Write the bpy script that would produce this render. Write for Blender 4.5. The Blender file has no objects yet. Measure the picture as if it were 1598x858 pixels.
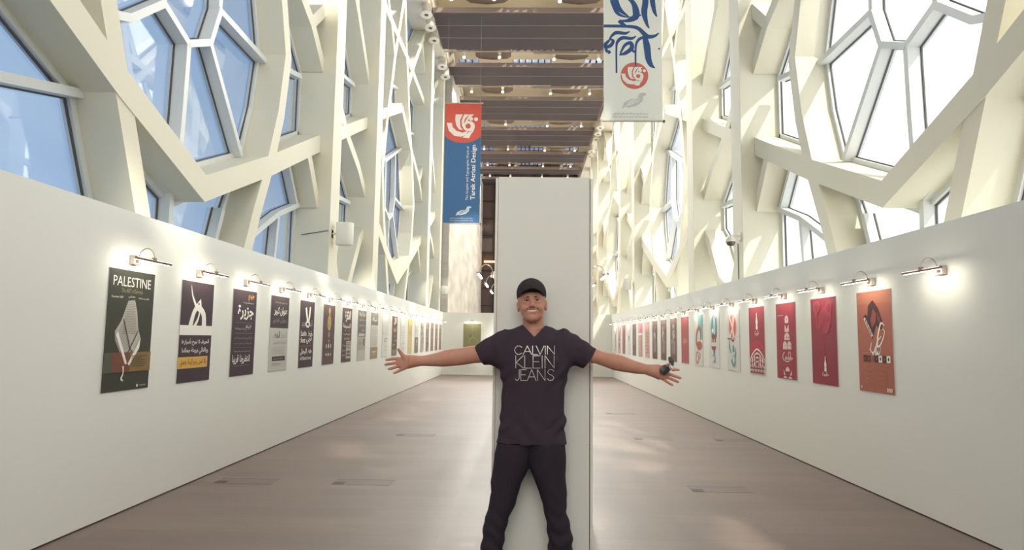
import bpy, bmesh, math, random, time
import numpy as np
from mathutils import Vector, Matrix

SC = bpy.context.scene
COL = SC.collection
random.seed(7)

# ------------------------------------------------------------------ camera
EYE = 1.45
FPX = 1015.46
YAW, PITCH, ROLL = .0219, .0973, .0132
cy_, sy_ = math.cos(YAW), math.sin(YAW)
cp_, sp_ = math.cos(PITCH), math.sin(PITCH)
Fw = Vector((-sy_*cp_, cy_*cp_, sp_))
R0 = Vector((cy_, sy_, 0)); U0 = R0.cross(Fw)
Rt = math.cos(ROLL)*R0 + math.sin(ROLL)*U0
Up = -math.sin(ROLL)*R0 + math.cos(ROLL)*U0
cam = bpy.data.cameras.new('camera'); cam.sensor_width = 36; cam.lens = 36*FPX/1598
cam.clip_start = .05; cam.clip_end = 300
camo = bpy.data.objects.new('camera', cam); COL.objects.link(camo)
camo.matrix_world = Matrix(((Rt.x, Up.x, -Fw.x, 0), (Rt.y, Up.y, -Fw.y, 0), (Rt.z, Up.z, -Fw.z, EYE), (0, 0, 0, 1)))
SC.camera = camo

# ------------------------------------------------------------------ view, world, sun
SC.view_settings.view_transform = 'Standard'
SC.view_settings.look = 'None'
SC.view_settings.exposure = 1.0
SC.view_settings.gamma = 1.0
SC.view_settings.use_curve_mapping = False
try:
    SC.cycles.use_denoising = True
    SC.cycles.denoiser = 'OPENIMAGEDENOISE'
    SC.cycles.max_bounces = 8
    SC.cycles.diffuse_bounces = 5
    SC.cycles.glossy_bounces = 3
    SC.cycles.transparent_max_bounces = 12
    SC.cycles.caustics_reflective = False
    SC.cycles.caustics_refractive = False
    SC.cycles.sample_clamp_indirect = 6
except Exception:
    pass
SUN_TRAVEL = Vector((-1.0, 1.1, -1.75)).normalized()
SUN_STRENGTH = 4.2
SKY_BLUE = (.17, .29, .46)
SKY_WHITE = (2.0, 1.97, 1.86)
SKY_GAIN = 1.0

def lin(c):
    r = []
    for v in c[:3]:
        v = v/255.0
        r.append(v/12.92 if v <= .04045 else ((v+.055)/1.055)**2.4)
    return tuple(r)+(1.0,)

w = bpy.data.worlds.new('sky'); SC.world = w; w.use_nodes = True
nt = w.node_tree; nt.nodes.clear()
tc = nt.nodes.new('ShaderNodeTexCoord')
dot = nt.nodes.new('ShaderNodeVectorMath'); dot.operation = 'DOT_PRODUCT'
hs = Vector((1, -.35, .42)).normalized()
dot.inputs[1].default_value = (hs.x, hs.y, hs.z)
nt.links.new(tc.outputs['Generated'], dot.inputs[0])
mr = nt.nodes.new('ShaderNodeMapRange'); mr.interpolation_type = 'SMOOTHSTEP'
mr.inputs[1].default_value = -.25; mr.inputs[2].default_value = .30
nt.links.new(dot.outputs['Value'], mr.inputs[0])
mx = nt.nodes.new('ShaderNodeMix'); mx.data_type = 'RGBA'
mx.inputs[6].default_value = SKY_BLUE+(1,); mx.inputs[7].default_value = SKY_WHITE+(1,)
nt.links.new(mr.outputs[0], mx.inputs[0])
# soft thin cloud veil over the blue side
cn = nt.nodes.new('ShaderNodeTexNoise'); cn.inputs['Scale'].default_value = 3.2; cn.inputs['Detail'].default_value = 3
nt.links.new(tc.outputs['Generated'], cn.inputs[0])
cr = nt.nodes.new('ShaderNodeMapRange'); cr.inputs[1].default_value = .42; cr.inputs[2].default_value = .72
cr.inputs[4].default_value = .55
nt.links.new(cn.outputs[0], cr.inputs[0])
mx2 = nt.nodes.new('ShaderNodeMix'); mx2.data_type = 'RGBA'; mx2.blend_type = 'MIX'
mx2.inputs[7].default_value = (.42, .50, .60, 1)
cmul = nt.nodes.new('ShaderNodeMath'); cmul.operation = 'MULTIPLY'
inv = nt.nodes.new('ShaderNodeMath'); inv.operation = 'SUBTRACT'; inv.inputs[0].default_value = 1
nt.links.new(mr.outputs[0], inv.inputs[1]); nt.links.new(inv.outputs[0], cmul.inputs[0]); nt.links.new(cr.outputs[0], cmul.inputs[1])
nt.links.new(cmul.outputs[0], mx2.inputs[0]); nt.links.new(mx.outputs[2], mx2.inputs[6])
bg = nt.nodes.new('ShaderNodeBackground'); bg.inputs[1].default_value = SKY_GAIN
nt.links.new(mx2.outputs[2], bg.inputs[0])
wo = nt.nodes.new('ShaderNodeOutputWorld'); nt.links.new(bg.outputs[0], wo.inputs[0])

sl = bpy.data.lights.new('sun', 'SUN'); sl.energy = SUN_STRENGTH; sl.angle = math.radians(1.8); sl.color = (1, .93, .76)
so = bpy.data.objects.new('sun', sl); COL.objects.link(so)
so.rotation_euler = SUN_TRAVEL.to_track_quat('-Z', 'Y').to_euler(); so.location = (30, -20, 40)

# ------------------------------------------------------------------ materials
MATS = {}
SPOT_W = 300
def mat(name, rgb, rough=.6, metal=0, emit=None, es=0, spec=.5, coat=0, noise=None, bump=None, sub=0):
    """rgb: sRGB 0-255"""
    if name in MATS: return MATS[name]
    m = bpy.data.materials.new(name); m.use_nodes = True; n = m.node_tree
    b = n.nodes['Principled BSDF']
    b.inputs['Base Color'].default_value = lin(rgb); b.inputs['Roughness'].default_value = rough
    b.inputs['Metallic'].default_value = metal; b.inputs['Specular IOR Level'].default_value = spec
    if coat: b.inputs['Coat Weight'].default_value = coat
    if sub: 
        b.inputs['Subsurface Weight'].default_value = sub; b.inputs['Subsurface Radius'].default_value = (.01, .004, .002); b.inputs['Subsurface Scale'].default_value = 1
    if emit:
        b.inputs['Emission Color'].default_value = lin(emit); b.inputs['Emission Strength'].default_value = es
    if noise:   # (scale vector, amount, rgb2)
        sc, amt, rgb2 = noise
        t = n.nodes.new('ShaderNodeTexCoord'); mp = n.nodes.new('ShaderNodeMapping'); mp.inputs['Scale'].default_value = sc
        nz = n.nodes.new('ShaderNodeTexNoise'); nz.inputs['Scale'].default_value = 1; nz.inputs['Detail'].default_value = 5
        n.links.new(t.outputs['Object'], mp.inputs[0]); n.links.new(mp.outputs[0], nz.inputs[0])
        r = n.nodes.new('ShaderNodeMapRange'); r.inputs[1].default_value = .35; r.inputs[2].default_value = .65; r.inputs[4].default_value = amt
        n.links.new(nz.outputs[0], r.inputs[0])
        x = n.nodes.new('ShaderNodeMix'); x.data_type = 'RGBA'; x.inputs[6].default_value = lin(rgb); x.inputs[7].default_value = lin(rgb2)
        n.links.new(r.outputs[0], x.inputs[0]); n.links.new(x.outputs[2], b.inputs['Base Color'])
    if bump:
        sc, st = bump
        t = n.nodes.new('ShaderNodeTexCoord'); nz = n.nodes.new('ShaderNodeTexNoise'); nz.inputs['Scale'].default_value = sc; nz.inputs['Detail'].default_value = 4
        n.links.new(t.outputs['Object'], nz.inputs[0])
        bp = n.nodes.new('ShaderNodeBump'); bp.inputs['Strength'].default_value = st; bp.inputs['Distance'].default_value = .02
        n.links.new(nz.outputs[0], bp.inputs['Height']); n.links.new(bp.outputs[0], b.inputs['Normal'])
    MATS[name] = m
    return m

M_PANEL = mat('painted_panel', (230, 230, 222), .75, spec=.25)
M_LATT = mat('painted_lattice', (222, 217, 197), .7, spec=.25)
M_COLM = mat('painted_column', (222, 218, 199), .7, spec=.25)
M_FRAME = mat('window_frame_paint', (214, 216, 212), .45)
M_GASKET = mat('gasket_rubber', (84, 82, 84), .6)
M_CHROME = mat('brushed_chrome', (196, 186, 176), .28, metal=1)
M_BARM = mat('satin_bar', (150, 132, 124), .35, metal=1)
M_STRIP = mat('light_strip', (255, 250, 235), .5, emit=(255, 246, 225), es=24)
M_CEILP = mat('dark_ceiling_panel', (80, 72, 76), .8, noise=((.6, .6, .6), .5, (92, 80, 82)))
M_RIM = mat('ceiling_panel_rim', (140, 124, 116), .6)
M_CLINE = mat('ceiling_joint', (150, 142, 138), .6)
M_REAR = mat('rear_blocker_paint', (150, 138, 132), .8)
M_SOFF = mat('upper_ceiling_paint', (226, 216, 198), .8)
M_DUCT = mat('round_duct', (122, 104, 92), .6)
M_DARKST = mat('dark_steel', (70, 52, 50), .5)
M_PIPE = mat('pipe_paint', (176, 164, 150), .4)
M_WHITE = mat('white_plastic', (232, 228, 216), .45)
M_STONE = mat('pale_stone', (214, 206, 190), .6, noise=((1.0, .45, 1.6), .8, (176, 168, 154)))
M_STONE2 = mat('grey_brick', (178, 174, 168), .7, noise=((.3, .3, 5), .8, (160, 158, 154)))
M_ENDW = mat('bronze_end_wall', (96, 78, 72), .5, noise=((1.5, 1, .35), .8, (74, 60, 58)))
M_ENDM = mat('end_wall_mullion', (42, 36, 38), .5)
M_BULB = mat('spot_bulb', (255, 246, 230), .5, emit=(255, 244, 220), es=1.5)
M_WARM = mat('warm_strip', (255, 190, 140), .5, emit=(255, 170, 110), es=2.2)

# glass with a light tint and a mirror-like share
mg = bpy.data.materials.new('window_glass'); mg.use_nodes = True; n = mg.node_tree; n.nodes.clear()
tr = n.nodes.new('ShaderNodeBsdfTransparent'); tr.inputs[0].default_value = (.90, .92, .95, 1)
gl = n.nodes.new('ShaderNodeBsdfGlossy'); gl.inputs['Roughness'].default_value = .02
fr = n.nodes.new('ShaderNodeLayerWeight'); fr.inputs[0].default_value = .18
mxx = n.nodes.new('ShaderNodeMixShader'); ou = n.nodes.new('ShaderNodeOutputMaterial')
n.links.new(fr.outputs['Facing'], mxx.inputs[0]); n.links.new(tr.outputs[0], mxx.inputs[1]); n.links.new(gl.outputs[0], mxx.inputs[2])
n.links.new(mxx.outputs[0], ou.inputs[0]); M_GLASS = mg

# floor : wide vinyl planks running across the hall
def floor_material():
    m = bpy.data.materials.new('floor_planks'); m.use_nodes = True; n = m.node_tree; b = n.nodes['Principled BSDF']
    t = n.nodes.new('ShaderNodeTexCoord')
    bk = n.nodes.new('ShaderNodeTexBrick'); bk.inputs['Scale'].default_value = 1
    bk.inputs['Brick Width'].default_value = 1.25; bk.inputs['Row Height'].default_value = .235
    bk.inputs['Mortar Size'].default_value = .0016; bk.inputs['Mortar Smooth'].default_value = .3
    bk.inputs['Color1'].default_value = lin((118, 102, 94)); bk.inputs['Color2'].default_value = lin((109, 93, 87)); bk.inputs['Mortar'].default_value = lin((100, 84, 78))
    n.links.new(t.outputs['Object'], bk.inputs[0])
    mp = n.nodes.new('ShaderNodeMapping'); mp.inputs['Scale'].default_value = (.7, 5.5, 1)
    nz = n.nodes.new('ShaderNodeTexNoise'); nz.inputs['Scale'].default_value = 1.3; nz.inputs['Detail'].default_value = 6
    n.links.new(t.outputs['Object'], mp.inputs[0]); n.links.new(mp.outputs[0], nz.inputs[0])
    r = n.nodes.new('ShaderNodeMapRange'); r.inputs[1].default_value = .3; r.inputs[2].default_value = .7
    n.links.new(nz.outputs[0], r.inputs[0])
    x = n.nodes.new('ShaderNodeMix'); x.data_type = 'RGBA'; x.blend_type = 'MULTIPLY'; x.inputs[0].default_value = 1
    cr = n.nodes.new('ShaderNodeMix'); cr.data_type = 'RGBA'; cr.inputs[6].default_value = (.80, .78, .78, 1); cr.inputs[7].default_value = (1.1, 1.1, 1.1, 1)
    n.links.new(r.outputs[0], cr.inputs[0]); n.links.new(bk.outputs[0], x.inputs[6]); n.links.new(cr.outputs[2], x.inputs[7])
    n.links.new(x.outputs[2], b.inputs['Base Color'])
    rr = n.nodes.new('ShaderNodeMapRange'); rr.inputs[3].default_value = .34; rr.inputs[4].default_value = .5
    n.links.new(nz.outputs[0], rr.inputs[0]); n.links.new(rr.outputs[0], b.inputs['Roughness'])
    b.inputs['Specular IOR Level'].default_value = .55
    return m
M_FLOOR = floor_material()

# ------------------------------------------------------------------ helpers
def tag(o, label=None, cat=None, group=None, kind=None):
    if label: o['label'] = label
    if cat: o['category'] = cat
    if group: o['group'] = group
    if kind: o['kind'] = kind
    return o

def empty(name, loc=(0, 0, 0), rz=0):
    o = bpy.data.objects.new(name, None); o.empty_display_size = .1
    o.location = loc; o.rotation_euler = (0, 0, rz); COL.objects.link(o); return o

def link(name, me, parent=None, smooth=False):
    o = bpy.data.objects.new(name, me); COL.objects.link(o)
    if parent: o.parent = parent
    if smooth:
        me.polygons.foreach_set('use_smooth', [True]*len(me.polygons))
    return o

class MB:
    """collects faces for ONE mesh"""
    def __init__(s): s.v = []; s.f = []; s.m = []; s.mats = []
    def mi(s, m):
        if m not in s.mats: s.mats.append(m)
        return s.mats.index(m)
    def add(s, vs, fs, m):
        k = len(s.v); s.v += [tuple(v) for v in vs]; i = s.mi(m)
        for f in fs: s.f.append(tuple(a+k for a in f)); s.m.append(i)
    def box(s, a, b, m):
        x0, y0, z0 = [min(a[i], b[i]) for i in range(3)]; x1, y1, z1 = [max(a[i], b[i]) for i in range(3)]
        s.add([(x0,y0,z0),(x1,y0,z0),(x1,y1,z0),(x0,y1,z0),(x0,y0,z1),(x1,y0,z1),(x1,y1,z1),(x0,y1,z1)],
              [(0,3,2,1),(4,5,6,7),(0,1,5,4),(1,2,6,5),(2,3,7,6),(3,0,4,7)], m)
    def prism_x(s, poly, x0, x1, m):
        """poly: list of (y,z), extruded along x"""
        n = len(poly); A = sum(poly[i][0]*poly[(i+1)%n][1]-poly[(i+1)%n][0]*poly[i][1] for i in range(n))
        if A < 0: poly = poly[::-1]
        if x0 > x1: x0, x1 = x1, x0
        vs = [(x0, p[0], p[1]) for p in poly]+[(x1, p[0], p[1]) for p in poly]
        fs = [tuple(range(n-1, -1, -1)), tuple(range(n, 2*n))]+[(i, (i+1)%n, n+(i+1)%n, n+i) for i in range(n)]
        s.add(vs, fs, m)
    def tube(s, pts, r, m, seg=10, cap=True, radii=None):
        pts = [Vector(p) for p in pts]; vs = []; n = len(pts); pu = None
        for i, p in enumerate(pts):
            d = (pts[min(i+1, n-1)]-pts[max(i-1, 0)]).normalized()
            u = d.orthogonal().normalized() if pu is None else (pu-d*pu.dot(d)).normalized()
            pu = u; vv = d.cross(u); rr = radii[i] if radii else r
            for k in range(seg):
                a = 2*math.pi*k/seg; vs.append(p+rr*(math.cos(a)*u+math.sin(a)*vv))
        fs = []
        for i in range(n-1):
            for k in range(seg):
                k2 = (k+1) % seg; fs.append((i*seg+k, i*seg+k2, (i+1)*seg+k2, (i+1)*seg+k))
        if cap: fs += [tuple(range(seg-1, -1, -1)), tuple((n-1)*seg+k for k in range(seg))]
        s.add(vs, fs, m)
    def lathe(s, prof, origin, axis, m, seg=20):
        """prof: list of (r, t) along axis"""
        axis = Vector(axis).normalized(); u = axis.orthogonal().normalized(); v = axis.cross(u); o = Vector(origin)
        vs = []; n = len(prof)
        for r, t in prof:
            for k in range(seg):
                a = 2*math.pi*k/seg; vs.append(o+axis*t+r*(math.cos(a)*u+math.sin(a)*v))
        fs = [(i*seg+k, i*seg+(k+1) % seg, (i+1)*seg+(k+1) % seg, (i+1)*seg+k) for i in range(n-1) for k in range(seg)]
        s.add(vs, fs, m)
    def build(s, name, parent=None, smooth=False, bevel=0):
        me = bpy.data.meshes.new(name); me.from_pydata(s.v, [], s.f)
        for m in s.mats: me.materials.append(m)
        me.polygons.foreach_set('material_index', s.m); me.update()
        o = link(name, me, parent)
        if smooth:
            me.polygons.foreach_set('use_smooth', [True]*len(me.polygons))
            try: me.set_sharp_from_angle(angle=math.radians(40))
            except Exception: pass
        if bevel:
            b = o.modifiers.new('bevel', 'BEVEL'); b.width = bevel; b.segments = 2; b.limit_method = 'ANGLE'
        return o

def copy_tree(o, parent=None):
    c = o.copy(); COL.objects.link(c); c.parent = parent
    for ch in list(o.children): copy_tree(ch, c)
    return c

def struct(o): o['kind'] = 'structure'; return o

# ------------------------------------------------------------------ hall dimensions
XL, XR = -3.274, 3.389                      # hall faces of the exhibition walls
X0L, X1L, X2L = -3.474, -3.70, -4.14        # column front, lattice face, window plane
X0R, X1R, X2R = 3.757, 3.99, 4.47
ZC = 12.45
YE = 46.0
PER = 11.28

b = MB(); b.box((-4.6, -8.5, -.2), (4.9, YE+1, 0), M_FLOOR); struct(b.build('floor'))
b = MB(); b.box((XL-.10, -3.0, 0.012), (XL, 25.8, 2.455), M_PANEL)
for k in range(1, 12):
    pass
b.box((XL-.09, -3.0, 0), (XL-.015, 25.8, .012), M_GASKET)
struct(b.build('wall_left'))
b = MB(); b.box((XR, -3.0, 0.012), (XR+.10, 25.8, 2.437), M_PANEL); b.box((XR+.015, -3, 0), (XR+.09, 25.8, .012), M_GASKET)
struct(b.build('wall_right'))
b = MB(); b.box((XL-.1, 25.8, 0), (XR+.1, 25.9, 2.45), M_PANEL); struct(b.build('wall_back'))
b = MB(); b.box((XL, 25.785, 0), (XR, 25.8, .05), M_PANEL); struct(b.build('baseboard_back'))
b = MB(); b.box((-4.6, -8.5, 0), (4.9, -8.3, 3.2), mat('open_end_wall_paint', (120, 106, 100), .8)); struct(b.build('wall_front_unseen'))  # unseen low wall, shaped to let sky light in above it

# partition : end panel behind the person and the long run behind it
b = MB(); b.box((-.180, 4.02, 0.0), (.392, 4.12, 2.462), M_PANEL); struct(b.build('wall_end_panel'))
b = MB(); b.box((-.197, 4.014, 0), (-.182, 4.13, 2.455), M_WHITE); struct(b.build('trim_1'))
b = MB(); b.box((.3935, 4.03, 0), (.3965, 4.12, 2.455), M_GASKET); b.box((.397, 4.014, 0), (.413, 4.13, 2.455), M_WHITE); struct(b.build('trim_2'))
b = MB(); b.box((-.255, 5.95, 0), (.56, 20.0, 2.44), M_PANEL); struct(b.build('wall_partition'))

# ------------------------------------------------------------------ facade lattice
WIDE = [  # polylines (y, z, width) in the coordinates of the bay between y=15.1 and y=22.55
    ([(15.0, 4.60), (15.72, 4.29), (16.95, 3.73), (18.56, 3.12), (20.38, 3.88), (22.6, 4.90)], .29),
    ([(18.3, 12.6), (18.5, 11.6), (19.03, 9.97), (19.4, 9.15), (19.7, 8.4), (20.45, 6.95), (20.88, 5.72), (20.70, 4.75), (20.38, 3.88), (20.0, 3.1), (19.75, 2.5), (19.3, 1.7)], .235),
    ([(21.95, 4.60), (22.6, 3.76)], .20),
    ([(18.6, 8.18), (19.5, 7.75), (20.45, 7.32), (21.3, 7.02), (21.9, 6.80), (22.6, 6.28)], .23),
    ([(21.9, 6.80), (22.6, 7.42)], .21),
    ([(18.9, 12.6), (17.75, 10.05), (17.38, 9.25), (17.08, 8.3), (16.70, 7.35), (16.28, 5.76), (16.55, 4.72), (16.95, 3.73), (17.42, 2.58), (17.8, 1.7)], .235),
    ([(17.38, 9.25), (16.85, 9.92), (16.2, 10.45), (15.0, 11.6)], .23),
    ([(15.0, 10.22), (16.3, 9.98), (18.9, 10.0), (22.6, 9.84)], .23),
    ([(19.4, 9.15), (20.37, 10.31), (21.86, 11.82), (22.6, 12.5)], .23),
    ([(21.86, 11.75), (22.6, 10.95)], .2),
    ([(15.0, 6.62), (16.8, 7.43), (18.6, 8.2)], .26),
]
NARROW = [  # between y=11.8 and y=14.55
    ([(11.7, 5.09), (14.65, 6.42)], .25),
    ([(11.7, 6.62), (12.21, 6.13), (13.0, 5.55), (13.92, 5.16), (14.65, 4.68)], .22),
    ([(14.65, 7.33), (13.44, 8.52), (12.6, 9.1), (11.7, 9.5)], .22),
    ([(13.44, 8.52), (13.0, 10.2), (13.7, 11.4), (14.65, 12.0)], .22),
    ([(14.65, 3.86), (14.30, 3.6), (13.5, 2.55), (12.9, 1.7)], .23),
    ([(11.7, 3.6), (12.5, 2.8), (13.2, 1.7)], .22),
    ([(11.7, 10.9), (13.0, 10.2)], .2),
]
MULL_W = [  # window bars, wide bay coordinates
    [(18.55, 4.85), (19.05, 5.10), (19.25, 5.62), (20.80, 5.60)],
    [(18.55, 4.85), (18.0, 5.05), (17.45, 4.60), (16.9, 4.4)],
    [(18.55, 4.85), (18.53, 3.97), (18.5, 3.4)], [(19.05, 5.10), (20.1, 3.94)],
    [(19.25, 5.62), (19.2, 7.0), (20.3, 7.5)], [(18.0, 5.05), (17.9, 6.4), (19.2, 7.0)], [(17.9, 6.4), (16.8, 6.7)],
    [(20.95, 5.7), (22.3, 6.0)], [(22.5, 3.75), (21.58, 3.41), (20.95, 3.08), (20.3, 2.72)], [(22.4, 3.71), (21.93, 4.28)], [(21.58, 3.41), (21.40, 2.0)],
    [(18.2, 3.15), (18.42, 3.05), (18.44, 2.0)], [(19.68, 3.1), (19.5, 2.6), (19.3, 2.0)], [(16.3, 5.7), (15.2, 5.9)], [(16.9, 3.6), (15.2, 3.2)],
    [(17.3, 9.2), (18.3, 8.8), (19.4, 9.1)], [(18.3, 8.8), (18.5, 8.2)], [(15.2, 8.9), (17.0, 8.4)], [(20.6, 7.3), (21.5, 8.4), (22.4, 8.6)], [(21.5, 8.4), (20.6, 9.9)],
    [(18.0, 11.0), (19.4, 11.3), (20.2, 10.2)], [(16.5, 10.1), (16.3, 11.6), (17.5, 12.4)],
]
MULL_N = [[(12.0, 8.0), (13.2, 7.0), (14.4, 7.2)], [(13.2, 7.0), (13.1, 5.9)], [(12.0, 4.15), (13.0, 4.35), (14.4, 4.45)], [(13.0, 4.35), (12.9, 3.2), (13.2, 2.6)],
          [(12.0, 6.0), (12.2, 5.2)], [(12.0, 8.6), (13.0, 8.8)], [(12.9, 3.2), (12.0, 3.0)]]

def strip_quads(pts, wd):
    """one quad per segment, mitred at the knees"""
    L, R = [], []; n = len(pts)
    for i, p in enumerate(pts):
        d = []
        if i > 0: v = Vector((p[0]-pts[i-1][0], p[1]-pts[i-1][1])).normalized(); d.append(v)
        if i < n-1: v = Vector((pts[i+1][0]-p[0], pts[i+1][1]-p[1])).normalized(); d.append(v)
        t = (d[0]+d[-1]).normalized(); nn = Vector((-t.y, t.x)); n0 = Vector((-d[0].y, d[0].x))
        k = wd/2/max(.3, nn.dot(n0)); L.append((p[0]+nn.x*k, p[1]+nn.y*k)); R.append((p[0]-nn.x*k, p[1]-nn.y*k))
    return [[L[i], R[i], R[i+1], L[i+1]] for i in range(n-1)]

def clip_y(poly, y0, y1):
    for side, lim in ((1, y0), (-1, y1)):
        res = []
        for i in range(len(poly)):
            p, q = poly[i], poly[(i+1) % len(poly)]
            pi, qi = side*(p[0]-lim) >= 0, side*(q[0]-lim) >= 0
            if pi: res.append(p)
            if pi != qi:
                t = (lim-p[0])/(q[0]-p[0]); res.append((lim, p[1]+t*(q[1]-p[1])))
        poly = res
        if len(poly) < 3: return None
    return poly

WIN = [0]
def bay(side, polys, mulls, shift, y0, y1):
    X1, X2 = (X1L, X2L) if side < 0 else (X1R, X2R)
    o = side
    b = MB(); g = MB(); ga = MB()
    for bi, (pts, wd) in enumerate(polys):
        e_ = bi*.0022*o
        pts = [(p[0]+shift, p[1]) for p in pts]
        for q in strip_quads(pts, wd):
            q = clip_y(q, y0-.02, y1+.02)
            if q: b.prism_x(q, X1+e_, X2-o*.02, M_LATT)
        for q in strip_quads(pts, wd+.13):
            q = clip_y(q, y0-.02, y1+.02)
            if q: g.prism_x(q, X2-o*.05+e_/2, X2+o*.05+e_/3, M_FRAME)
        for q in strip_quads(pts, wd+.16):
            q = clip_y(q, y0-.02, y1+.02)
            if q: ga.prism_x(q, X2-o*.01, X2+o*.01, M_GASKET)
    for mi_, pts in enumerate(mulls):
        m_ = (mi_+.5)*.0021*o
        pts = [(p[0]+shift, p[1]) for p in pts]
        for q in strip_quads(pts, .085): g.prism_x(q, X2-o*.16+m_, X2+o*.05, M_FRAME)
        for q in strip_quads(pts, .112): ga.prism_x(q, X2-o*.008, X2+o*.01, M_GASKET)
    for yy in (y0, y1):
        s_ = 1 if yy == y0 else -1
        g.box((X2-o*.05, yy-.02*s_, 1.6), (X2+o*.05, yy+.065*s_, ZC+1), M_FRAME)
        ga.box((X2-o*.01, yy, 1.6), (X2+o*.01, yy+.08*s_, ZC+1), M_GASKET)
    b.box((X1, y0-.02, 0), (X2+o*.1, y1+.02, 1.7), M_LATT)  # unseen sill wall, added to stop light leaking in below the lattice
    lo = b.build('wall_%s_lattice' % ('left' if side < 0 else 'right')); struct(lo)
    WIN[0] += 1
    w = empty('window_%d' % WIN[0], (X2, (y0+y1)/2, 1.7)); struct(w)
    for nm, mb in (('frame', g), ('gasket', ga)):
        mb.v = [(v[0]-X2, v[1]-(y0+y1)/2, v[2]-1.7) for v in mb.v]; mb.build(nm, w)
    p = MB(); hy = (y1-y0)/2; p.box((o*.026, -hy, 0), (o*.034, hy, ZC+1-1.7), M_GLASS); p.build('pane', w)

COLN = [0]
def column(side, y):
    X0, X2 = (X0L, X2L) if side < 0 else (X0R, X2R)
    b = MB(); b.box((X0, y, 0), (X2+side*.15, y+.52, ZC+1.2), M_COLM)
    struct(b.build('column', None, bevel=.006))

NB = (11.79, 14.55); WBs = (15.07, 22.55)
for side in (-1, 1):
    reps = (-2, -1, 0, 1) if side < 0 else (-2, -1, 0, 1, 2)
    for k in reps:
        if k == -2:
            continue
        column(side, 11.27+PER*k); column(side, 14.55+PER*k)
        bay(side, NARROW, MULL_N, PER*k, NB[0]+PER*k, NB[1]+PER*k)
        if k < 1 or side > 0:
            bay(side, WIDE, MULL_W, PER*k, WBs[0]+PER*k, WBs[1]+PER*k)
    # unseen solid walls behind the camera, added to block daylight there
    X0, X2 = (X0L, X2L) if side < 0 else (X0R, X2R)
    b = MB(); b.box((X0+side*.1, -8.5, 0), (X2+side*.15, -.02, ZC+1.2), M_REAR); struct(b.build('wall_%s_rear' % ('left' if side < 0 else 'right')))

# far left stone wall and end wall
b = MB(); b.box((-3.2, 26.40, 0), (-4.3, 26.46, ZC+1), M_STONE2); b.box((-3.18, 26.46, 0), (-4.3, YE, ZC+1), M_STONE)
struct(b.build('wall_stone'))
b = MB(); b.box((-4.6, YE, 0), (4.9, YE+.3, ZC+1.4), M_ENDW); struct(b.build('wall_end'))
b = MB()
for k in range(9): b.box((-3.3+k*.95, YE-.1, 0), (-3.22+k*.95, YE, ZC+1), M_ENDM)
for k in range(10): b.box((-3.2, YE-.09, 1.2+k*1.25), (4.5, YE, 1.27+k*1.25), M_ENDM)
struct(b.build('trim_3'))
b = MB(); b.box((-3.0, YE-.2, 6.8), (-.2, YE-.1, 6.92), M_WARM)
tag(b.build('strip_light'), 'long warm strip light glowing on the dark end wall', 'strip light')

# ------------------------------------------------------------------ ceiling
SPANS = [(-8.6, -6.0), (-4.2, -1.6), (.1, 2.9), (4.3, 7.1), (8.5, 11.3), (12.8, 15.6), (17.0, 19.5), (21.06, 23.92), (25.5, 27.43), (29.2, 32.03), (33.55, 36.4), (38.03, 39.93), (41.53, 42.9), (44.2, 45.6)]
SPANS = [s for s in SPANS if s[0] > -8.3]
XCL, XCR = -3.30, 3.50
b = MB()
for i, (a, c) in enumerate(SPANS):
    b.box((XCL+.03, a+.06, ZC), (XCR-.03, c, ZC+.10), M_CEILP); b.box((XCL+.03, a+.06, ZC+.101), (XCR-.03, c-.01, ZC+.135), M_SOFF)  # hidden pale layer on top, added to bounce light up to the slab
    b.box((XCL, a, ZC-.004), (XCR, a+.06, ZC+.16), M_RIM); b.box((XCL, a, ZC-.004), (XCL+.03, c, ZC+.14), M_RIM); b.box((XCR-.03, a, ZC-.004), (XCR, c, ZC+.14), M_RIM)
    nr = 3 if c-a > 2.2 else 2
    for k in range(1, nr): b.box((XCL, a+(c-a)*k/nr-.012, ZC-.006), (XCR, a+(c-a)*k/nr+.012, ZC+.01), M_CLINE)
    for k in range(1, 5): b.box((XCL+k*1.36-.004, a+.06, ZC-.003), (XCL+k*1.36+.004, c, ZC+.01), M_CEILP)
struct(b.build('ceiling'))
# upper slab with skylight openings
b = MB(); ZU = ZC+1.2
sky = [(-3.1, -2.2), (-.70, 1.0), (2.45, 3.3)]
gaps = [(SPANS[i][1], SPANS[i+1][0]) for i in range(len(SPANS)-1)]
prev = -8.5
for g0, g1 in gaps:
    m0, m1 = g0+.1, g1+1.3  # openings stretched on over the panels to let in more sky light
    b.box((-4.6, prev, ZU), (4.9, m0, ZU+.15), M_SOFF)
    x = -4.6
    for s0, s1 in sky:
        b.box((x, m0, ZU), (s0, m1, ZU+.15), M_SOFF); x = s1
    b.box((x, m0, ZU), (4.9, m1, ZU+.15), M_SOFF)
    prev = m1
b.box((-4.6, prev, ZU), (4.9, YE, ZU+.15), M_SOFF)
# side bulkheads that carry the air nozzles
struct(b.build('ceiling_upper'))
b = MB(); b.box((-3.34, -8.4, ZC-.05), (-4.3, YE-.2, ZU-.002), M_SOFF); struct(b.build('trim_4'))
b = MB(); b.box((3.6, -8.4, ZC-.05), (4.6, YE-.2, ZU-.002), M_SOFF); struct(b.build('trim_5'))

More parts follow.
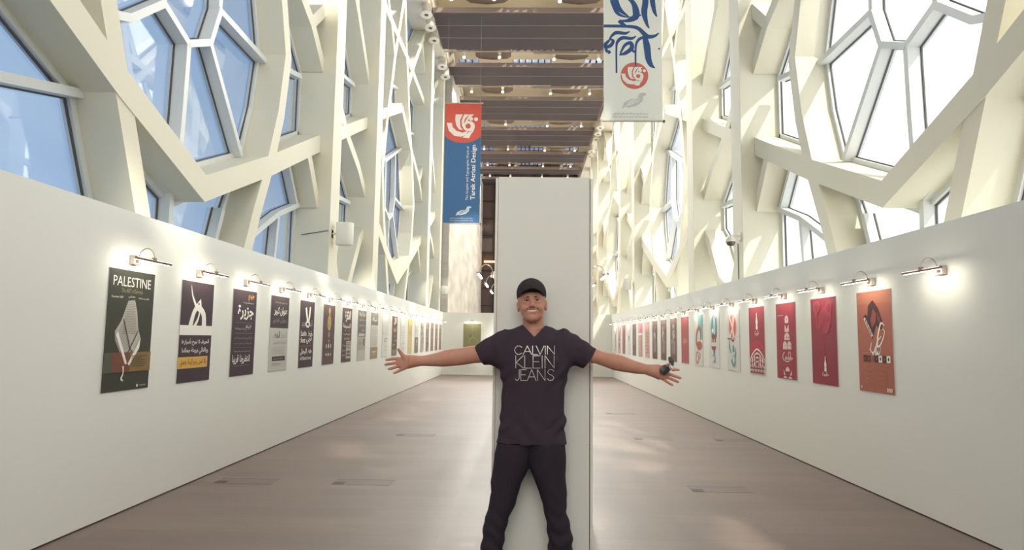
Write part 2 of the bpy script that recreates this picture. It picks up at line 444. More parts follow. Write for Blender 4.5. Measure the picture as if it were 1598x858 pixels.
gi = 0
first = {}
for (g0, g1) in gaps:
    ym = (g0+g1)/2
    if g1 < 18 or g0 > 43: continue
    gi += 1
    ordn = ['nearest', 'second nearest', 'third', 'fourth', 'fifth', 'sixth', 'seventh'][min(gi-1, 6)]
    # skylights : frame and panes in the openings
    for si, (s0, s1) in enumerate(sky):
        e = empty('skylight', ((s0+s1)/2, ym+.7, ZU+.15)); hw = (s1-s0)/2; hd = (g1-g0)/2+.6
        f = MB()
        nb = max(2, int((s1-s0)/.28))
        for k in range(nb+1):
            xx = -hw+2*hw*k/nb; f.box((xx-.025, -hd, -.12), (xx+.025, hd, .02), M_DARKST)
        for yy in (-hd, -hd*.33, hd*.33, hd): f.box((-hw, yy-.03, -.10), (hw, yy+.03, .02), M_DARKST)
        f.build('frame', e)
        p = MB(); p.box((-hw, -hd, .03), (hw, hd, .045), M_GLASS); p.build('pane', e)
        tag(e, 'barred skylight in %s ceiling gap, %s' % (('the '+ordn) , ['above the left-hand wall', 'above the middle of the hall', 'above the right-hand wall'][si]), 'skylight', 'skylights between the ceiling panels')
    # barrel ducts
    for di, (xa, xb) in enumerate(((-2.15, -.72), (1.05, 2.42))):
        e = empty('ceiling_duct', ((xa+xb)/2, g1-.05, ZC+.68)); hw = (xb-xa)/2
        f = MB(); f.lathe([(0, -hw), (.26, -hw), (.34, -hw*.8), (.39, 0), (.34, hw*.8), (.26, hw), (0, hw)], (0, 0, 0), (1, 0, 0), M_DUCT, 20); f.build('body', e, smooth=True)
        for q in (-.6, .6):
            f = MB(); f.tube([(q*hw, 0, .38), (q*hw, 0, .518)], .02, M_DARKST, 8); f.build('hanger', e)
        tag(e, 'brown round duct in %s ceiling gap, %s of the middle skylight' % ('the '+ordn, ['left', 'right'][di]), 'duct', 'round ducts between the ceiling panels')
    # pipes crossing the hall
    f = MB(); f.tube([(XCL-.04, ym-.25, ZC+.42), (XCR+.09, ym-.25, ZC+.42)], .028, M_DARKST, 8)
    for xx in (-1.4, 1.5): f.tube([(xx, ym-.25, ZC+.42), (xx, ym-.25, ZU-.002)], .018, M_DARKST, 8)
    tag(f.build('sprinkler_pipe'), 'thin dark pipe crossing the hall in the %s ceiling gap' % ordn, 'pipe', 'dark pipes between the ceiling panels')
    f = MB(); f.tube([(XCL-.04, ym+.05, ZC+.30), (XCR+.1, ym+.05, ZC+.30)], .035, M_PIPE, 8); f.box((.2, ym-.0, ZC+.2), (3.4, ym+.1, ZC+.27), M_PIPE)
    tag(f.build('lighting_rail'), 'pale lighting rail crossing the hall in the %s ceiling gap' % ordn, 'rail', 'pale rails between the ceiling panels')
    f = MB()
    for q in (-.5, -.3, .3, .42, .55): f.box((q+.1, ym-.5, ZC+.75), (q+.14, ym+.6, ZC+.85), M_DARKST)
    for q in (-.35, .05, .4): f.box((-.55, ym+q, ZC+.68), (.75, ym+q+.05, ZC+.76), M_DARKST)
    f.box((.06, ym-.02, ZC+.5), (.14, ym+.06, ZU), M_DARKST)
    tag(f.build('cable_tray'), 'dark cross-braced cable tray under the middle of the %s ceiling gap' % ordn, 'cable tray', 'cable trays between the ceiling panels')
    # spot lamps on the pale rail
    for si, xx in enumerate((-2.55, -1.15, 1.0, 2.75)):
        e = empty('spotlight', (xx, ym+.05, ZC+(.199 if xx > .2 else .264)))
        f = MB(); f.box((-.06, -.03, -.06), (.06, .03, 0), M_WHITE); f.tube([(0, 0, -.05), (0, 0, -.12)], .014, M_WHITE, 8); f.build('mount', e)
        f = MB(); f.lathe([(0, -.10), (.045, -.10), (.055, -.06), (.07, .08), (.07, .10), (0, .085)], (0, 0, -.16), (0, -.55, -.8), M_WHITE, 14); hd_ = f.build('head', e, smooth=True); f = MB(); f.lathe([(0, .1005), (.055, .1005)], (0, 0, -.16), (0, -.55, -.8), M_BULB, 14); f.build('lens', hd_)
        ld = bpy.data.lights.get('spot_beam') or bpy.data.lights.new('spot_beam', 'SPOT'); ld.energy = SPOT_W; ld.spot_size = math.radians(104); ld.spot_blend = .5; ld.color = (1, .97, .90); ld.shadow_soft_size = .08
        lo = bpy.data.objects.new('spot_beam', ld); COL.objects.link(lo); lo.parent = e; lo.location = (0, -.10, -.31); lo.rotation_euler = (math.radians(-30), 0, 0)
        tag(e, 'white spotlight on the %s ceiling rail, %s from the left' % (ordn, ['first', 'second', 'third', 'fourth'][si]), 'spotlight', 'spotlights on the ceiling rails')

def nozzle(x, y, z, side, label):
    e = empty('air_nozzle', (x, y, z))
    ax = Vector((-side*.05, -.22, -.97)).normalized()
    f = MB(); f.lathe([(.10, -.40), (.15, -.36), (.155, -.20), (.14, -.19), (.15, -.03), (.14, .0)], (0, 0, 0), ax, mat('nozzle_body', (206, 196, 180), .5), 22); f.build('body', e, smooth=True)
    f = MB(); f.lathe([(.14, -.02), (.19, .0), (.195, .02), (.18, .04), (.08, .05), (.065, .02)], (0, 0, 0), ax, M_WHITE, 24); f.build('flange', e, smooth=True)
    f = MB(); f.lathe([(.07, .02), (.05, -.02), (0, -.03)], (0, 0, 0), ax, mat('nozzle_hole', (120, 108, 96), .6), 18); f.build('throat', e, smooth=True)
    tag(e, label, 'air nozzle', 'round air nozzles along the ceiling edges')
for x, y, l in [(-3.36, 20.4, 'nearest of three white air nozzles beside the large dark ceiling panel'), (-3.36, 21.3, 'middle of three white air nozzles beside the large dark ceiling panel'), (-3.36, 22.25, 'farthest of three white air nozzles beside the large dark ceiling panel'),
                (-3.36, 24.5, 'nearer white air nozzle left of the second dark ceiling panel'), (-3.36, 25.5, 'farther white air nozzle left of the second dark ceiling panel'), (-3.36, 28.0, 'white air nozzle just above the red and blue banner')]:
    nozzle(x-.02, y, ZC-.43, -1, l)
for i, y in enumerate((31.8, 32.8, 33.7, 36.0, 36.9)):
    nozzle(3.62, y, ZC-.43, 1, ['first', 'second', 'third', 'fourth', 'last'][i]+' white air nozzle in the row below the white banner, counted downward')

# ------------------------------------------------------------------ Arabic shaping and text
AR = {}
def _ar(s, iso, n):
    AR[s] = (iso, n)
for ch, iso, n in [('ا',0xFE8D,2),('أ',0xFE83,2),('إ',0xFE87,2),('آ',0xFE81,2),('ب',0xFE8F,4),('ة',0xFE93,2),('ت',0xFE95,4),('ث',0xFE99,4),('ج',0xFE9D,4),('ح',0xFEA1,4),('خ',0xFEA5,4),
                   ('د',0xFEA9,2),('ذ',0xFEAB,2),('ر',0xFEAD,2),('ز',0xFEAF,2),('س',0xFEB1,4),('ش',0xFEB5,4),('ص',0xFEB9,4),('ض',0xFEBD,4),('ط',0xFEC1,4),('ظ',0xFEC5,4),('ع',0xFEC9,4),('غ',0xFECD,4),
                   ('ف',0xFED1,4),('ق',0xFED5,4),('ك',0xFED9,4),('ل',0xFEDD,4),('م',0xFEE1,4),('ن',0xFEE5,4),('ه',0xFEE9,4),('و',0xFEED,2),('ي',0xFEF1,4),('ى',0xFEEF,2),('ء',0xFE80,1),('ئ',0xFE89,4)]:
    _ar(ch, iso, n)
def shape(s):
    out = []
    for word in s.split(' '):
        r = []; i = 0; pj = False
        while i < len(word):
            c = word[i]
            if c == 'ل' and i+1 < len(word) and word[i+1] in 'اأإ':
                base = {'ا': 0xFEFB, 'أ': 0xFEF7, 'إ': 0xFEF9}[word[i+1]]
                r.append(chr(base+(1 if pj else 0))); pj = False; i += 2; continue
            if c not in AR: r.append(c); pj = False; i += 1; continue
            iso, n = AR[c]; nx = i+1 < len(word) and word[i+1] in AR and AR[word[i+1]][1] > 1
            dual = n == 4
            if dual and nx: f = 3 if pj else 2
            else: f = 1 if (pj and n > 1) else 0
            r.append(chr(iso+f)); pj = dual and nx; i += 1
        out.append(''.join(r[::-1]))
    return ' '.join(out[::-1])

TXT = {}
def text_geo(s, off=0.0, res=2, arabic=False):
    key = (s, off, res)
    if key in TXT: return TXT[key]
    c = bpy.data.curves.new('t', 'FONT'); c.body = shape(s) if arabic else s; c.resolution_u = res; c.offset = off; c.size = 1
    o = bpy.data.objects.new('t', c); me = bpy.data.meshes.new_from_object(o)
    vs = np.zeros(len(me.vertices)*3); me.vertices.foreach_get('co', vs); vs = vs.reshape(-1, 3)[:, :2]
    fs = [tuple(p.vertices) for p in me.polygons]
    bpy.data.objects.remove(o); bpy.data.curves.remove(c); bpy.data.meshes.remove(me)
    if len(vs):
        mn = vs.min(0); mxv = vs.max(0); vs = (vs-mn)/np.maximum(mxv-mn, 1e-6)
    TXT[key] = (vs, fs); return TXT[key]

# ------------------------------------------------------------------ printed boards
def pm(rgb):
    return mat('print_%d_%d_%d' % rgb, rgb, .5, spec=.3)

class Board:
    """flat printed board; u to the viewer's right 0..W, v down 0..H (metres)"""
    def __init__(s, W, H, th=.005, bg=(255, 255, 255)):
        s.W, s.H = W, H; s.mb = MB(); s.layer = 0
        s.mb.box((0, 0, 0), (W, th, -H), pm(bg)); s.top = 0
    def P(s, u, v, z): return (u, -z, -v)
    def _z(s): s.layer += 1; return .0004+.00012*s.layer
    def poly(s, pts, c, z=None):
        z = s._z() if z is None else z
        A = sum(pts[i][0]*pts[(i+1) % len(pts)][1]-pts[(i+1) % len(pts)][0]*pts[i][1] for i in range(len(pts)))
        if A > 0: pts = pts[::-1]
        s.mb.add([s.P(p[0], p[1], z) for p in pts], [tuple(range(len(pts)))], pm(c))
    def rect(s, u0, v0, u1, v1, c): s.poly([(u0, v0), (u1, v0), (u1, v1), (u0, v1)], c)
    def ell(s, u, v, ru, rv, c, a0=0, a1=360, n=28):
        s.poly([(u+ru*math.cos(math.radians(a0+(a1-a0)*k/n)), v+rv*math.sin(math.radians(a0+(a1-a0)*k/n))) for k in range(n)], c)
    def stroke(s, pts, ws, c, closed=False, sm=True):
        """tapered ribbon through the points; ws widths"""
        P = [Vector((p[0], p[1])) for p in pts]
        if not isinstance(ws, (list, tuple)): ws = [ws]*len(P)
        if sm and len(P) > 2:
            Q, Wd = [], []
            for i in range(len(P)-1):
                p0, p1, p2, p3 = P[max(i-1, 0)], P[i], P[i+1], P[min(i+2, len(P)-1)]
                for k in range(6):
                    t = k/6; Q.append(.5*((2*p1)+(-p0+p2)*t+(2*p0-5*p1+4*p2-p3)*t*t+(-p0+3*p1-3*p2+p3)*t**3)); Wd.append(ws[i]+(ws[i+1]-ws[i])*t)
            Q.append(P[-1]); Wd.append(ws[-1]); P, ws = Q, Wd
        z = s._z(); vs = []; n = len(P)
        for i, p in enumerate(P):
            d = (P[min(i+1, n-1)]-P[max(i-1, 0)])
            d = d.normalized() if d.length > 1e-9 else Vector((1, 0)); nn = Vector((-d.y, d.x))*ws[i]/2
            vs += [s.P(p.x+nn.x, p.y+nn.y, z), s.P(p.x-nn.x, p.y-nn.y, z)]
        s.mb.add(vs, [(2*i, 2*i+1, 2*i+3, 2*i+2) for i in range(n-1)], pm(c))
    def text(s, t, u0, v0, u1, v1, c, off=0, ar=False, rot=0, res=2):
        vs, fs = text_geo(t, off, res, ar)
        if not len(vs): return
        z = s._z(); out = []
        for a, b_ in vs:
            if rot == 90: u, v = u0+(u1-u0)*(1-b_), v1-(v1-v0)*a       # reads upward
            else: u, v = u0+(u1-u0)*a, v0+(v1-v0)*(1-b_)
            out.append(s.P(u, v, z))
        s.mb.add(out, fs, pm(c))
    def lines(s, u0, v0, u1, v1, n, c, jit=.15):
        rnd = random.Random(int(u0*1000+v0*777)); h = (v1-v0)/n
        for k in range(n):
            e = u1-(u1-u0)*rnd.random()*jit; s.rect(u0, v0+k*h, e, v0+k*h+h*.45, c)
    def build(s, name): return s.mb.build(name)

# white and greys as printed
WH = (236, 232, 222); INK = (66, 50, 58); DK = (60, 58, 54); GR = (196, 194, 184); GRD = (150, 146, 140); BRN = (104, 84, 78)
PW, PH = .63, .98
def art_palestine(b):
    b.rect(0, 0, PW, PH, (62, 62, 52)); b.text('PALESTINE', .06, .055, .575, .135, WH, off=-.002)
    b.text('The ART of Survival', .17, .15, .46, .185, (150, 150, 104)); b.text('December 2007', .05, .215, .20, .232, WH); b.text('28 February 2008', .41, .215, .56, .232, WH); b.text('معرض', .27, .205, .36, .225, WH, ar=True)
    b.poly([(.27, .25), (.36, .24), (.40, .33), (.43, .47), (.47, .55), (.46, .60), (.33, .78), (.28, .78), (.13, .57), (.12, .50), (.19, .42), (.22, .36)], (186, 180, 168))
    for k in range(19): b.stroke([(.262-.003*k, .268+.014*k), (.33, .262+.014*k), (.36+.003*k, .268+.014*k)], .0032, (120, 116, 106), sm=False)
    for k in range(9): b.stroke([(.15+.014*k, .52+.017*k), (.22+.016*k, .44+.019*k)], .003, (110, 106, 98), sm=False)
    for q in ([(.22, .40), (.33, .64)], [(.43, .49), (.33, .64), (.22, .76)], [(.16, .53), (.29, .76)], [(.33, .64), (.40, .70)]): b.stroke(q, .009, DK, sm=False)
    b.rect(0, .67, .10, .83, (84, 88, 74)); b.rect(.10, .67, .34, .83, (118, 74, 58)); b.rect(.34, .67, .63, .83, (134, 108, 66))
    b.poly([(.13, .53), (.155, .50), (.30, .76), (.275, .77)], WH); b.poly([(.47, .55), (.455, .64), (.33, .78), (.31, .765)], WH)
    b.lines(.36, .70, .58, .80, 6, (92, 74, 50), .5); b.stroke([(.25, .78), (.255, .84), (.235, .88), (.26, .90)], [.02, .012, .02, .01], WH); b.ell(.46, .95, .012, .012, WH); b.rect(.49, .945, .58, .955, GRD)
def art_ha(b):
    b.rect(0, 0, PW, .43, INK); b.rect(0, .43, PW, .525, WH); b.rect(0, .525, PW, PH, INK)
    b.stroke([(.17, .035), (.20, .13), (.25, .20), (.31, .27)], [.002, .02, .032, .045], WH)
    b.poly([(.25, .25), (.37, .16), (.39, .24), (.35, .30)], WH)
    b.stroke([(.34, .22), (.25, .30), (.19, .44)], [.05, .06, .075], WH); b.stroke([(.34, .24), (.44, .32), (.46, .44)], [.05, .08, .09], WH)
    b.stroke([(.37, .25), (.335, .36), (.27, .44)], [.018, .03, .045], WH); b.ell(.335, .215, .012, .012, INK)
    b.text('الحروف لا تبوح بأسرارها', .05, .555, .58, .625, WH, off=.012, ar=True); b.text('وبالتالي بروعة جمالها', .06, .645, .57, .715, WH, off=.012, ar=True)
    b.rect(.0, .735, .57, .845, (214, 168, 82)); b.text('إلا لمن يرنو إليها بعمق', .04, .755, .54, .825, INK, off=.012, ar=True)
def art_jeem(b):
    b.rect(0, 0, PW, PH, INK); b.text('جيم', .40, .045, .56, .115, (226, 156, 58), off=.03, ar=True); b.text('الجديد القادم في لقاء', .27, .135, .55, .155, WH, ar=True)
    b.text('جزيرة', .13, .175, .56, .345, WH, off=.03, ar=True); b.rect(.09, .375, .56, .378, GRD); b.text('جيم', .36, .40, .52, .47, GR, ar=True); b.text('دورات ورموز ثقافية', .09, .43, .33, .46, GR, ar=True)
    b.rect(.07, .495, .56, .498, GRD); b.text('الخط العريق لتقنية جيم للاتصال', .07, .535, .55, .575, GRD, ar=True); b.text('الرسوم العربية والحرف الحديث', .07, .60, .53, .63, GRD, ar=True)
    b.rect(.07, .66, .53, .662, GRD); b.text('خاص بأوراق المعرض العربي الجديد', .07, .695, .52, .71, WH, ar=True); b.text('انتظرونا قريبا', .05, .74, .51, .85, WH, off=.02, ar=True); b.rect(.05, .865, .5, .868, GRD)
def art_unwan(b):
    b.rect(0, 0, PW, .42, INK); b.rect(0, .42, PW, PH, (190, 188, 180)); b.text('عنوان رئيسي عنوان متوسط', .13, .07, .56, .10, GR, ar=True); b.text('عنوان كبير', .11, .14, .57, .26, WH, off=.02, ar=True)
    b.text('عنوان فرعي', .08, .28, .56, .37, GRD, ar=True); b.text('الخط', .13, .46, .34, .55, INK, off=.02, ar=True); b.text('الخط', .36, .46, .57, .55, GRD, ar=True); b.text('الدراسات الجديدة', .12, .58, .56, .64, (110, 100, 100), ar=True)
    b.lines(.10, .67, .55, .77, 5, (172, 170, 164)); b.rect(.10, .79, .55, .85, INK); b.text('خطوط عربية', .14, .80, .5, .84, GRD, ar=True); b.lines(.10, .88, .54, .92, 2, GRD, .4)
def art_la(b):
    b.rect(0, 0, PW, PH, INK); b.stroke([(.24, .10), (.28, .20), (.36, .34), (.40, .38)], [.07, .06, .06, .05], WH); b.stroke([(.43, .08), (.41, .20), (.37, .30), (.27, .36)], [.05, .07, .06, .05], WH)
    b.ell(.34, .34, .10, .055, WH); b.ell(.34, .345, .05, .022, INK); b.text('البطل الجديد', .07, .28, .54, .40, GR, ar=True)
    b.text('Latin', .06, .44, .30, .52, WH, off=.02); b.text('font', .06, .54, .26, .62, WH, off=.02); b.text('خط', .36, .43, .57, .53, WH, off=.02, ar=True); b.text('عربي', .30, .54, .56, .64, WH, off=.02, ar=True)
    b.rect(.05, .665, .57, .675, (150, 90, 80)); b.text('خط البطل', .05, .70, .56, .80, WH, off=.025, ar=True); b.text('Al Batal font', .05, .82, .54, .87, WH, off=.01)
def art_gold(b):
    b.rect(0, 0, PW, PH, (92, 70, 72)); G = (190, 160, 96)
    b.rect(.322, .02, .328, .70, G); b.ell(.325, .10, .045, .05, G); b.ell(.325, .30, .10, .125, G); b.ell(.325, .30, .06, .08, (160, 132, 84)); b.ell(.325, .30, .03, .04, G); b.ell(.325, .49, .045, .05, (150, 140, 124))
    b.poly([(.29, .16), (.325, .13), (.36, .16), (.325, .20)], G); b.ell(.325, .595, .015, .015, WH)
    for v in (.68, .82):
        for u in (.20, .32, .44): b.ell(u, v, .028 if u == .32 else .018, .038 if v < .7 else .026, WH)
def art_fikra(b):
    b.rect(0, 0, PW, PH, (84, 62, 62)); b.text('الفكرة', .17, .05, .53, .26, WH, off=.03, ar=True); b.text('البسيطة', .05, .28, .55, .38, WH, off=.02, ar=True); b.ell(.2, .41, .015, .015, WH); b.ell(.45, .41, .015, .015, WH)
    b.text('الخطوط العربية', .10, .46, .54, .50, WH, ar=True); b.text('الهوية البصرية', .14, .53, .50, .58, WH, ar=True); b.rect(.30, .60, .60, .92, (182, 170, 160)); b.lines(.33, .63, .57, .74, 4, (110, 96, 92), .3); b.rect(.33, .78, .57, .82, BRN); b.rect(.33, .84, .57, .88, BRN)
    b.text('هوية', .06, .66, .27, .70, GR, ar=True); b.text('بصرية', .06, .74, .27, .80, GR, ar=True); b.text('خط', .06, .83, .26, .87, GR, ar=True)
def art_grey(b):
    b.rect(0, 0, PW, PH, (172, 164, 154)); b.rect(0, 0, PW, .52, (112, 102, 98)); b.text('Fikra Theer', .10, .04, .54, .12, GR, off=.01); b.text('سلسلة خطوط', .10, .15, .56, .22, GR, ar=True); b.text('عربية جديدة', .08, .25, .56, .33, GR, ar=True); b.text('فكرة', .25, .36, .55, .43, GR, ar=True)
    b.rect(.08, .455, .55, .505, (196, 192, 184)); b.text('فكرة وهوية', .09, .60, .40, .68, (110, 100, 96), ar=True); b.rect(.46, .56, .55, .70, BRN); b.rect(.0, .78, PW, .98, (186, 184, 174)); b.lines(.10, .83, .52, .90, 3, GR, .1)
def art_grey_white(b):
    b.rect(0, 0, PW, PH, (206, 204, 194)); b.rect(0, 0, PW, .27, (132, 124, 118)); b.text('شبكة', .10, .10, .56, .20, WH, off=.02, ar=True); b.rect(0, .525, PW, .53, GRD); b.lines(.1, .30, .55, .50, 9, (190, 188, 180)); b.lines(.1, .56, .55, .72, 8, (192, 190, 182))
    b.rect(0, .74, PW, PH, (158, 136, 112)); b.text('خطوط', .12, .80, .54, .87, WH, off=.01, ar=True); b.text('خطوط عربية', .18, .88, .50, .91, WH, ar=True)
def art_white_lines(b):
    b.rect(0, 0, PW, PH, (216, 215, 206))
    for k in range(6): b.rect(.12, .16+k*.05, .56, .166+k*.05, (176, 174, 168))
    b.rect(.03, .44, .6, .446, GRD); b.text('من', .2, .52, .5, .60, (120, 96, 96), off=.02, ar=True); b.rect(.18, .62, .44, .63, (120, 60, 70)); b.text('سبل', .2, .70, .5, .76, GRD, ar=True); b.text('من', .2, .80, .5, .84, (170, 110, 110), ar=True)
def art_brown_gold(b):
    b.rect(0, 0, PW, PH, (98, 76, 68)); b.text('قال', .22, .04, .50, .22, WH, off=.04, ar=True); b.text('الحرف', .15, .25, .52, .42, (214, 186, 130), off=.03, ar=True); b.ell(.33, .50, .03, .03, (214, 186, 130)); b.text('نون', .28, .57, .60, .62, WH, ar=True); b.text('هو', .12, .68, .4, .74, (206, 180, 140), ar=True)
    b.rect(0, .82, PW, PH, (128, 112, 102)); b.lines(.1, .85, .5, .92, 3, GRD)
def art_white_rows(b):
    b.rect(0, 0, PW, PH, (220, 219, 210))
    for k in range(7): b.rect(.12, .20+k*.055, .56, .208+k*.055, (182, 180, 174))
    b.text('ط ق', .15, .64, .5, .72, GRD, ar=True); b.text('ح و', .15, .78, .5, .86, GRD, ar=True)
def art_yellow(b):
    b.rect(0, 0, PW, PH, (208, 188, 128)); b.rect(0, 0, PW, .10, (230, 184, 104))
    r = random.Random(3)
    for k in range(34): u, v = .1+.44*r.random(), .14+.32*r.random(); b.stroke([(u, v), (u+.04*r.random(), v+.03), (u+.02, v+.05)], .012, (178, 140, 70))
def art_white_brown(b):
    b.rect(0, 0, PW, PH, (206, 204, 200)); b.lines(.1, .2, .5, .4, 5, (184, 182, 180), .4); b.rect(0, .52, PW, PH, (134, 116, 104)); b.text('لا', .25, .57, .45, .68, WH, off=.02, ar=True); b.text('حرف', .15, .70, .5, .78, GR, ar=True); b.text('نقطة', .15, .82, .5, .88, GRD, ar=True)
def art_check(seed, base):
    def f(b):
        r = random.Random(seed); b.rect(0, 0, PW, PH, base)
        cs = [(90, 76, 74), (140, 124, 118), (206, 202, 194), (120, 96, 92)]
        for j in range(18):
            for i in range(6):
                if r.random() < .62: b.rect(.03+i*.097, .03+j*.0515, .03+i*.097+.08, .03+j*.0515+.038, cs[r.randrange(4)])
    return f
def art_brown(seed):
    def f(b):
        r = random.Random(seed); b.rect(0, 0, PW, PH, (146, 126, 112))
        for k in range(5): b.rect(.1, .12+k*.16+.03*r.random(), .53, .15+k*.16+.03*r.random(), (164, 146, 132))
        b.text('خط', .2, .42, .45, .56, (180, 164, 150), ar=True)
    return f

def bottle(b, cx, v0, v1, hw, c):
    H = v1-v0; prof = [(0, .28), (.06, .30), (.2, .32), (.34, .55), (.5, .95), (.62, .9), (.72, .72), (.84, .95), (.96, 1), (1, .8)]
    L = [(cx-hw*w_, v0+H*t) for t, w_ in prof]; Rr = [(cx+hw*w_, v0+H*t) for t, w_ in prof][::-1]; b.poly(L+Rr, c)
def script(b, u0, v0, u1, v1, c, two=True, rot=0):
    """the flowing two-word script of the soft-drink posters, as ribbon strokes"""
    def T(p):
        x, y = p
        return (u0+(u1-u0)*x, v0+(v1-v0)*y)
    h = abs(v1-v0); k = h*.10
    S = [([(.24, .18), (.16, .10), (.05, .30), (.02, .62), (.08, .88), (.22, .80)], [.5, 1, 1.6, 1.8, 1.2, .5]), ([(.30, .55), (.25, .72), (.31, .86), (.36, .66), (.30, .55)], [1]*5),
         ([(.46, .56), (.40, .62), (.41, .82), (.48, .78)], [1]*4), ([(.58, .56), (.51, .66), (.55, .84), (.60, .6), (.62, .82), (.66, .74)], [1]*6),
         ([(.80, .15), (.68, .02), (.60, .25), (.62, .50)], [.4, 1.2, 1.4, .6]), ([(.72, .55), (.67, .70), (.72, .86), (.77, .68), (.72, .55)], [1]*5),
         ([(.86, .10), (.81, .45), (.82, .80), (.87, .80)], [1.2]*4), ([(.97, .56), (.90, .66), (.93, .84), (.98, .6), (1.0, .82)], [1]*5), ([(.10, .95), (.45, 1.06), (.80, .94)], [.4, 1.4, .4])]
    for pts, ws in S: b.stroke([T(p) for p in pts], [q*k for q in ws], c)
RED = (150, 52, 66); RED2 = (176, 58, 70)
def art_orange(b):
    b.rect(0, 0, PW, PH, (174, 102, 84)); b.rect(0, .0, PW, .12, (182, 114, 90))
    D = (70, 36, 44)
    b.poly([(.28, .10), (.31, .09), (.40, .17), (.47, .30), (.46, .37), (.40, .38), (.36, .33), (.28, .47), (.12, .25), (.16, .22), (.20, .24), (.22, .14)], D)
    b.poly([(.31, .17), (.36, .22), (.35, .30), (.28, .36), (.25, .28)], (150, 76, 66)); b.poly([(.38, .20), (.44, .30), (.42, .34), (.38, .27)], (128, 60, 56))
    b.stroke([(.14, .26), (.22, .36), (.28, .44)], .03, WH, sm=False)
    b.stroke([(.15, .27), (.27, .43)], .012, D, sm=False)
    for q in range(4): b.ell(.165+q*.03, .285+q*.04, .008, .012, D)
    for pts, ws in [([(.50, .34), (.44, .32), (.38, .44), (.37, .54), (.44, .50), (.50, .40), (.46, .37)], [.006, .022, .026, .02, .016, .01, .006]), ([(.44, .44), (.36, .50), (.34, .60), (.40, .60), (.42, .52)], [.008, .018, .02, .012, .006]),
                    ([(.38, .50), (.32, .56), (.33, .62), (.38, .58)], .012), ([(.34, .54), (.28, .62), (.30, .66)], [.01, .018, .008]), ([(.26, .50), (.24, .58), (.30, .60)], .012), ([(.22, .56), (.28, .62), (.26, .68)], [.008, .012, .004])]: b.stroke(pts, ws, WH)
    b.rect(.10, .60, .24, .604, (200, 140, 120)); x = .10
    for k, c in enumerate([D, (100, 60, 60), (140, 90, 86), D, WH, (90, 44, 50), WH]): b.rect(x, .625, x+.064, .69, c); b.ell(x+.032, .657, .012, .016, (150, 84, 74) if c != WH else D); x += .07
    b.lines(.10, .71, .56, .77, 4, (190, 118, 96), .15); b.lines(.11, .785, .56, .905, 9, (190, 118, 96), .2); b.rect(.51, .925, .60, .96, (226, 200, 188)); b.text('Coca', .52, .93, .59, .955, (160, 70, 70)); b.ell(.05, .94, .01, .012, WH)
def art_smoke(b):
    b.rect(0, 0, PW, PH, (146, 46, 64))
    L = (170, 62, 76)
    for k in range(8):
        a = .02*k; b.stroke([(.06+a, .03+a), (.16, .20+a), (.30+a/2, .14+a), (.50, .06+a), (.58-a, .03+a*2)], [.006, .018, .014, .018, .006], L)
        b.stroke([(.08+a, .30+a*.6), (.22+a*.5, .24+a), (.42, .28+a*.8), (.54-a*.4, .18+a)], [.004, .012, .016, .004], L)
        b.stroke([(.20+a*.6, .34+a), (.30, .46+a*.6), (.34, .60+a*.3)], [.012, .012, .003], L)
    b.ell(.16, .10, .09, .07, L); b.ell(.16, .10, .06, .045, (146, 46, 64)); b.ell(.46, .12, .08, .08, L); b.ell(.46, .12, .05, .05, (146, 46, 64))
    bottle(b, .34, .66, .83, .028, WH); script(b, .26, .84, .42, .88, WH)
def art_bottle_domes(b):
    b.rect(0, 0, PW, PH, (156, 50, 66)); W = (222, 192, 190); c = .35
    b.rect(.05, .155, .24, .163, (214, 160, 160)); b.ell(c, .18, .05, .03, (190, 52, 66)); b.ell(c, .215, .06, .05, W); b.rect(c-.06, .215, c+.06, .26, W)
    b.poly([(c-.06, .28), (c, .34), (c+.06, .28), (c+.07, .375), (c-.07, .375)], W); b.ell(c, .45, .085, .065, W, 180, 360); b.rect(c-.085, .45, c+.085, .48, W)
    for q in (-.07, .07): b.ell(c+q, .555, .068, .06, W, 180, 360); b.rect(c+q-.066, .555, c+q+.066, .60, W)
    b.rect(c-.14, .64, c+.16, .755, (156, 50, 66)); script(b, c-.15, .63, c+.16, .75, W); b.rect(c-.14, .79, c+.14, .80, (190, 70, 82))
    b.ell(c, .885, .07, .06, W, 180, 360); b.poly([(c-.13, .86), (c-.07, .93), (c+.07, .93), (c+.13, .86), (c+.13, .93), (c-.13, .93)], W)
    for q in (-.08, .08): b.ell(c+q, .975, .06, .03, W, 180, 360)
    for v in (.215, .45, .56, .89):
        for q in (.02, .036): b.ell(c, v, q, q*.8, (196, 130, 134), 180, 360) if q < .03 else None
def art_dome(b):
    b.rect(0, 0, PW, PH, (160, 54, 68)); b.rect(0, .86, PW, PH, (206, 196, 188)); b.ell(.32, .63, .28, .14, (184, 54, 70), 180, 360); b.rect(.04, .63, .6, .82, (184, 54, 70))
    bottle(b, .33, .09, .33, .04, WH); script(b, .24, .345, .42, .41, (226, 190, 186))
    for k in range(6):
        r = .30-.045*k; c = WH if k % 2 == 0 else (168, 56, 70)
        pts = [(.33-r, .87), (.33-r, .80-.02*k), (.33-r*.7, .70+.012*k), (.33, .615+.03*k), (.33+r*.7, .70+.012*k), (.33+r, .80-.02*k), (.33+r, .87)]
        b.stroke(pts, .022, c if k % 2 == 0 else (168, 56, 70))
        b.stroke([(.33-r+.02, .87), (.33-r*.66, .74+.012*k), (.33, .65+.03*k), (.33+r*.66, .74+.012*k), (.33+r-.02, .87)], .014, WH)
    for v in (.885, .945): b.rect(.03, v, .60, v+.022, (160, 54, 68)); [b.ell(.1+.11*k, v-.005, .022, .022, (160, 54, 68)) for k in range(5)]
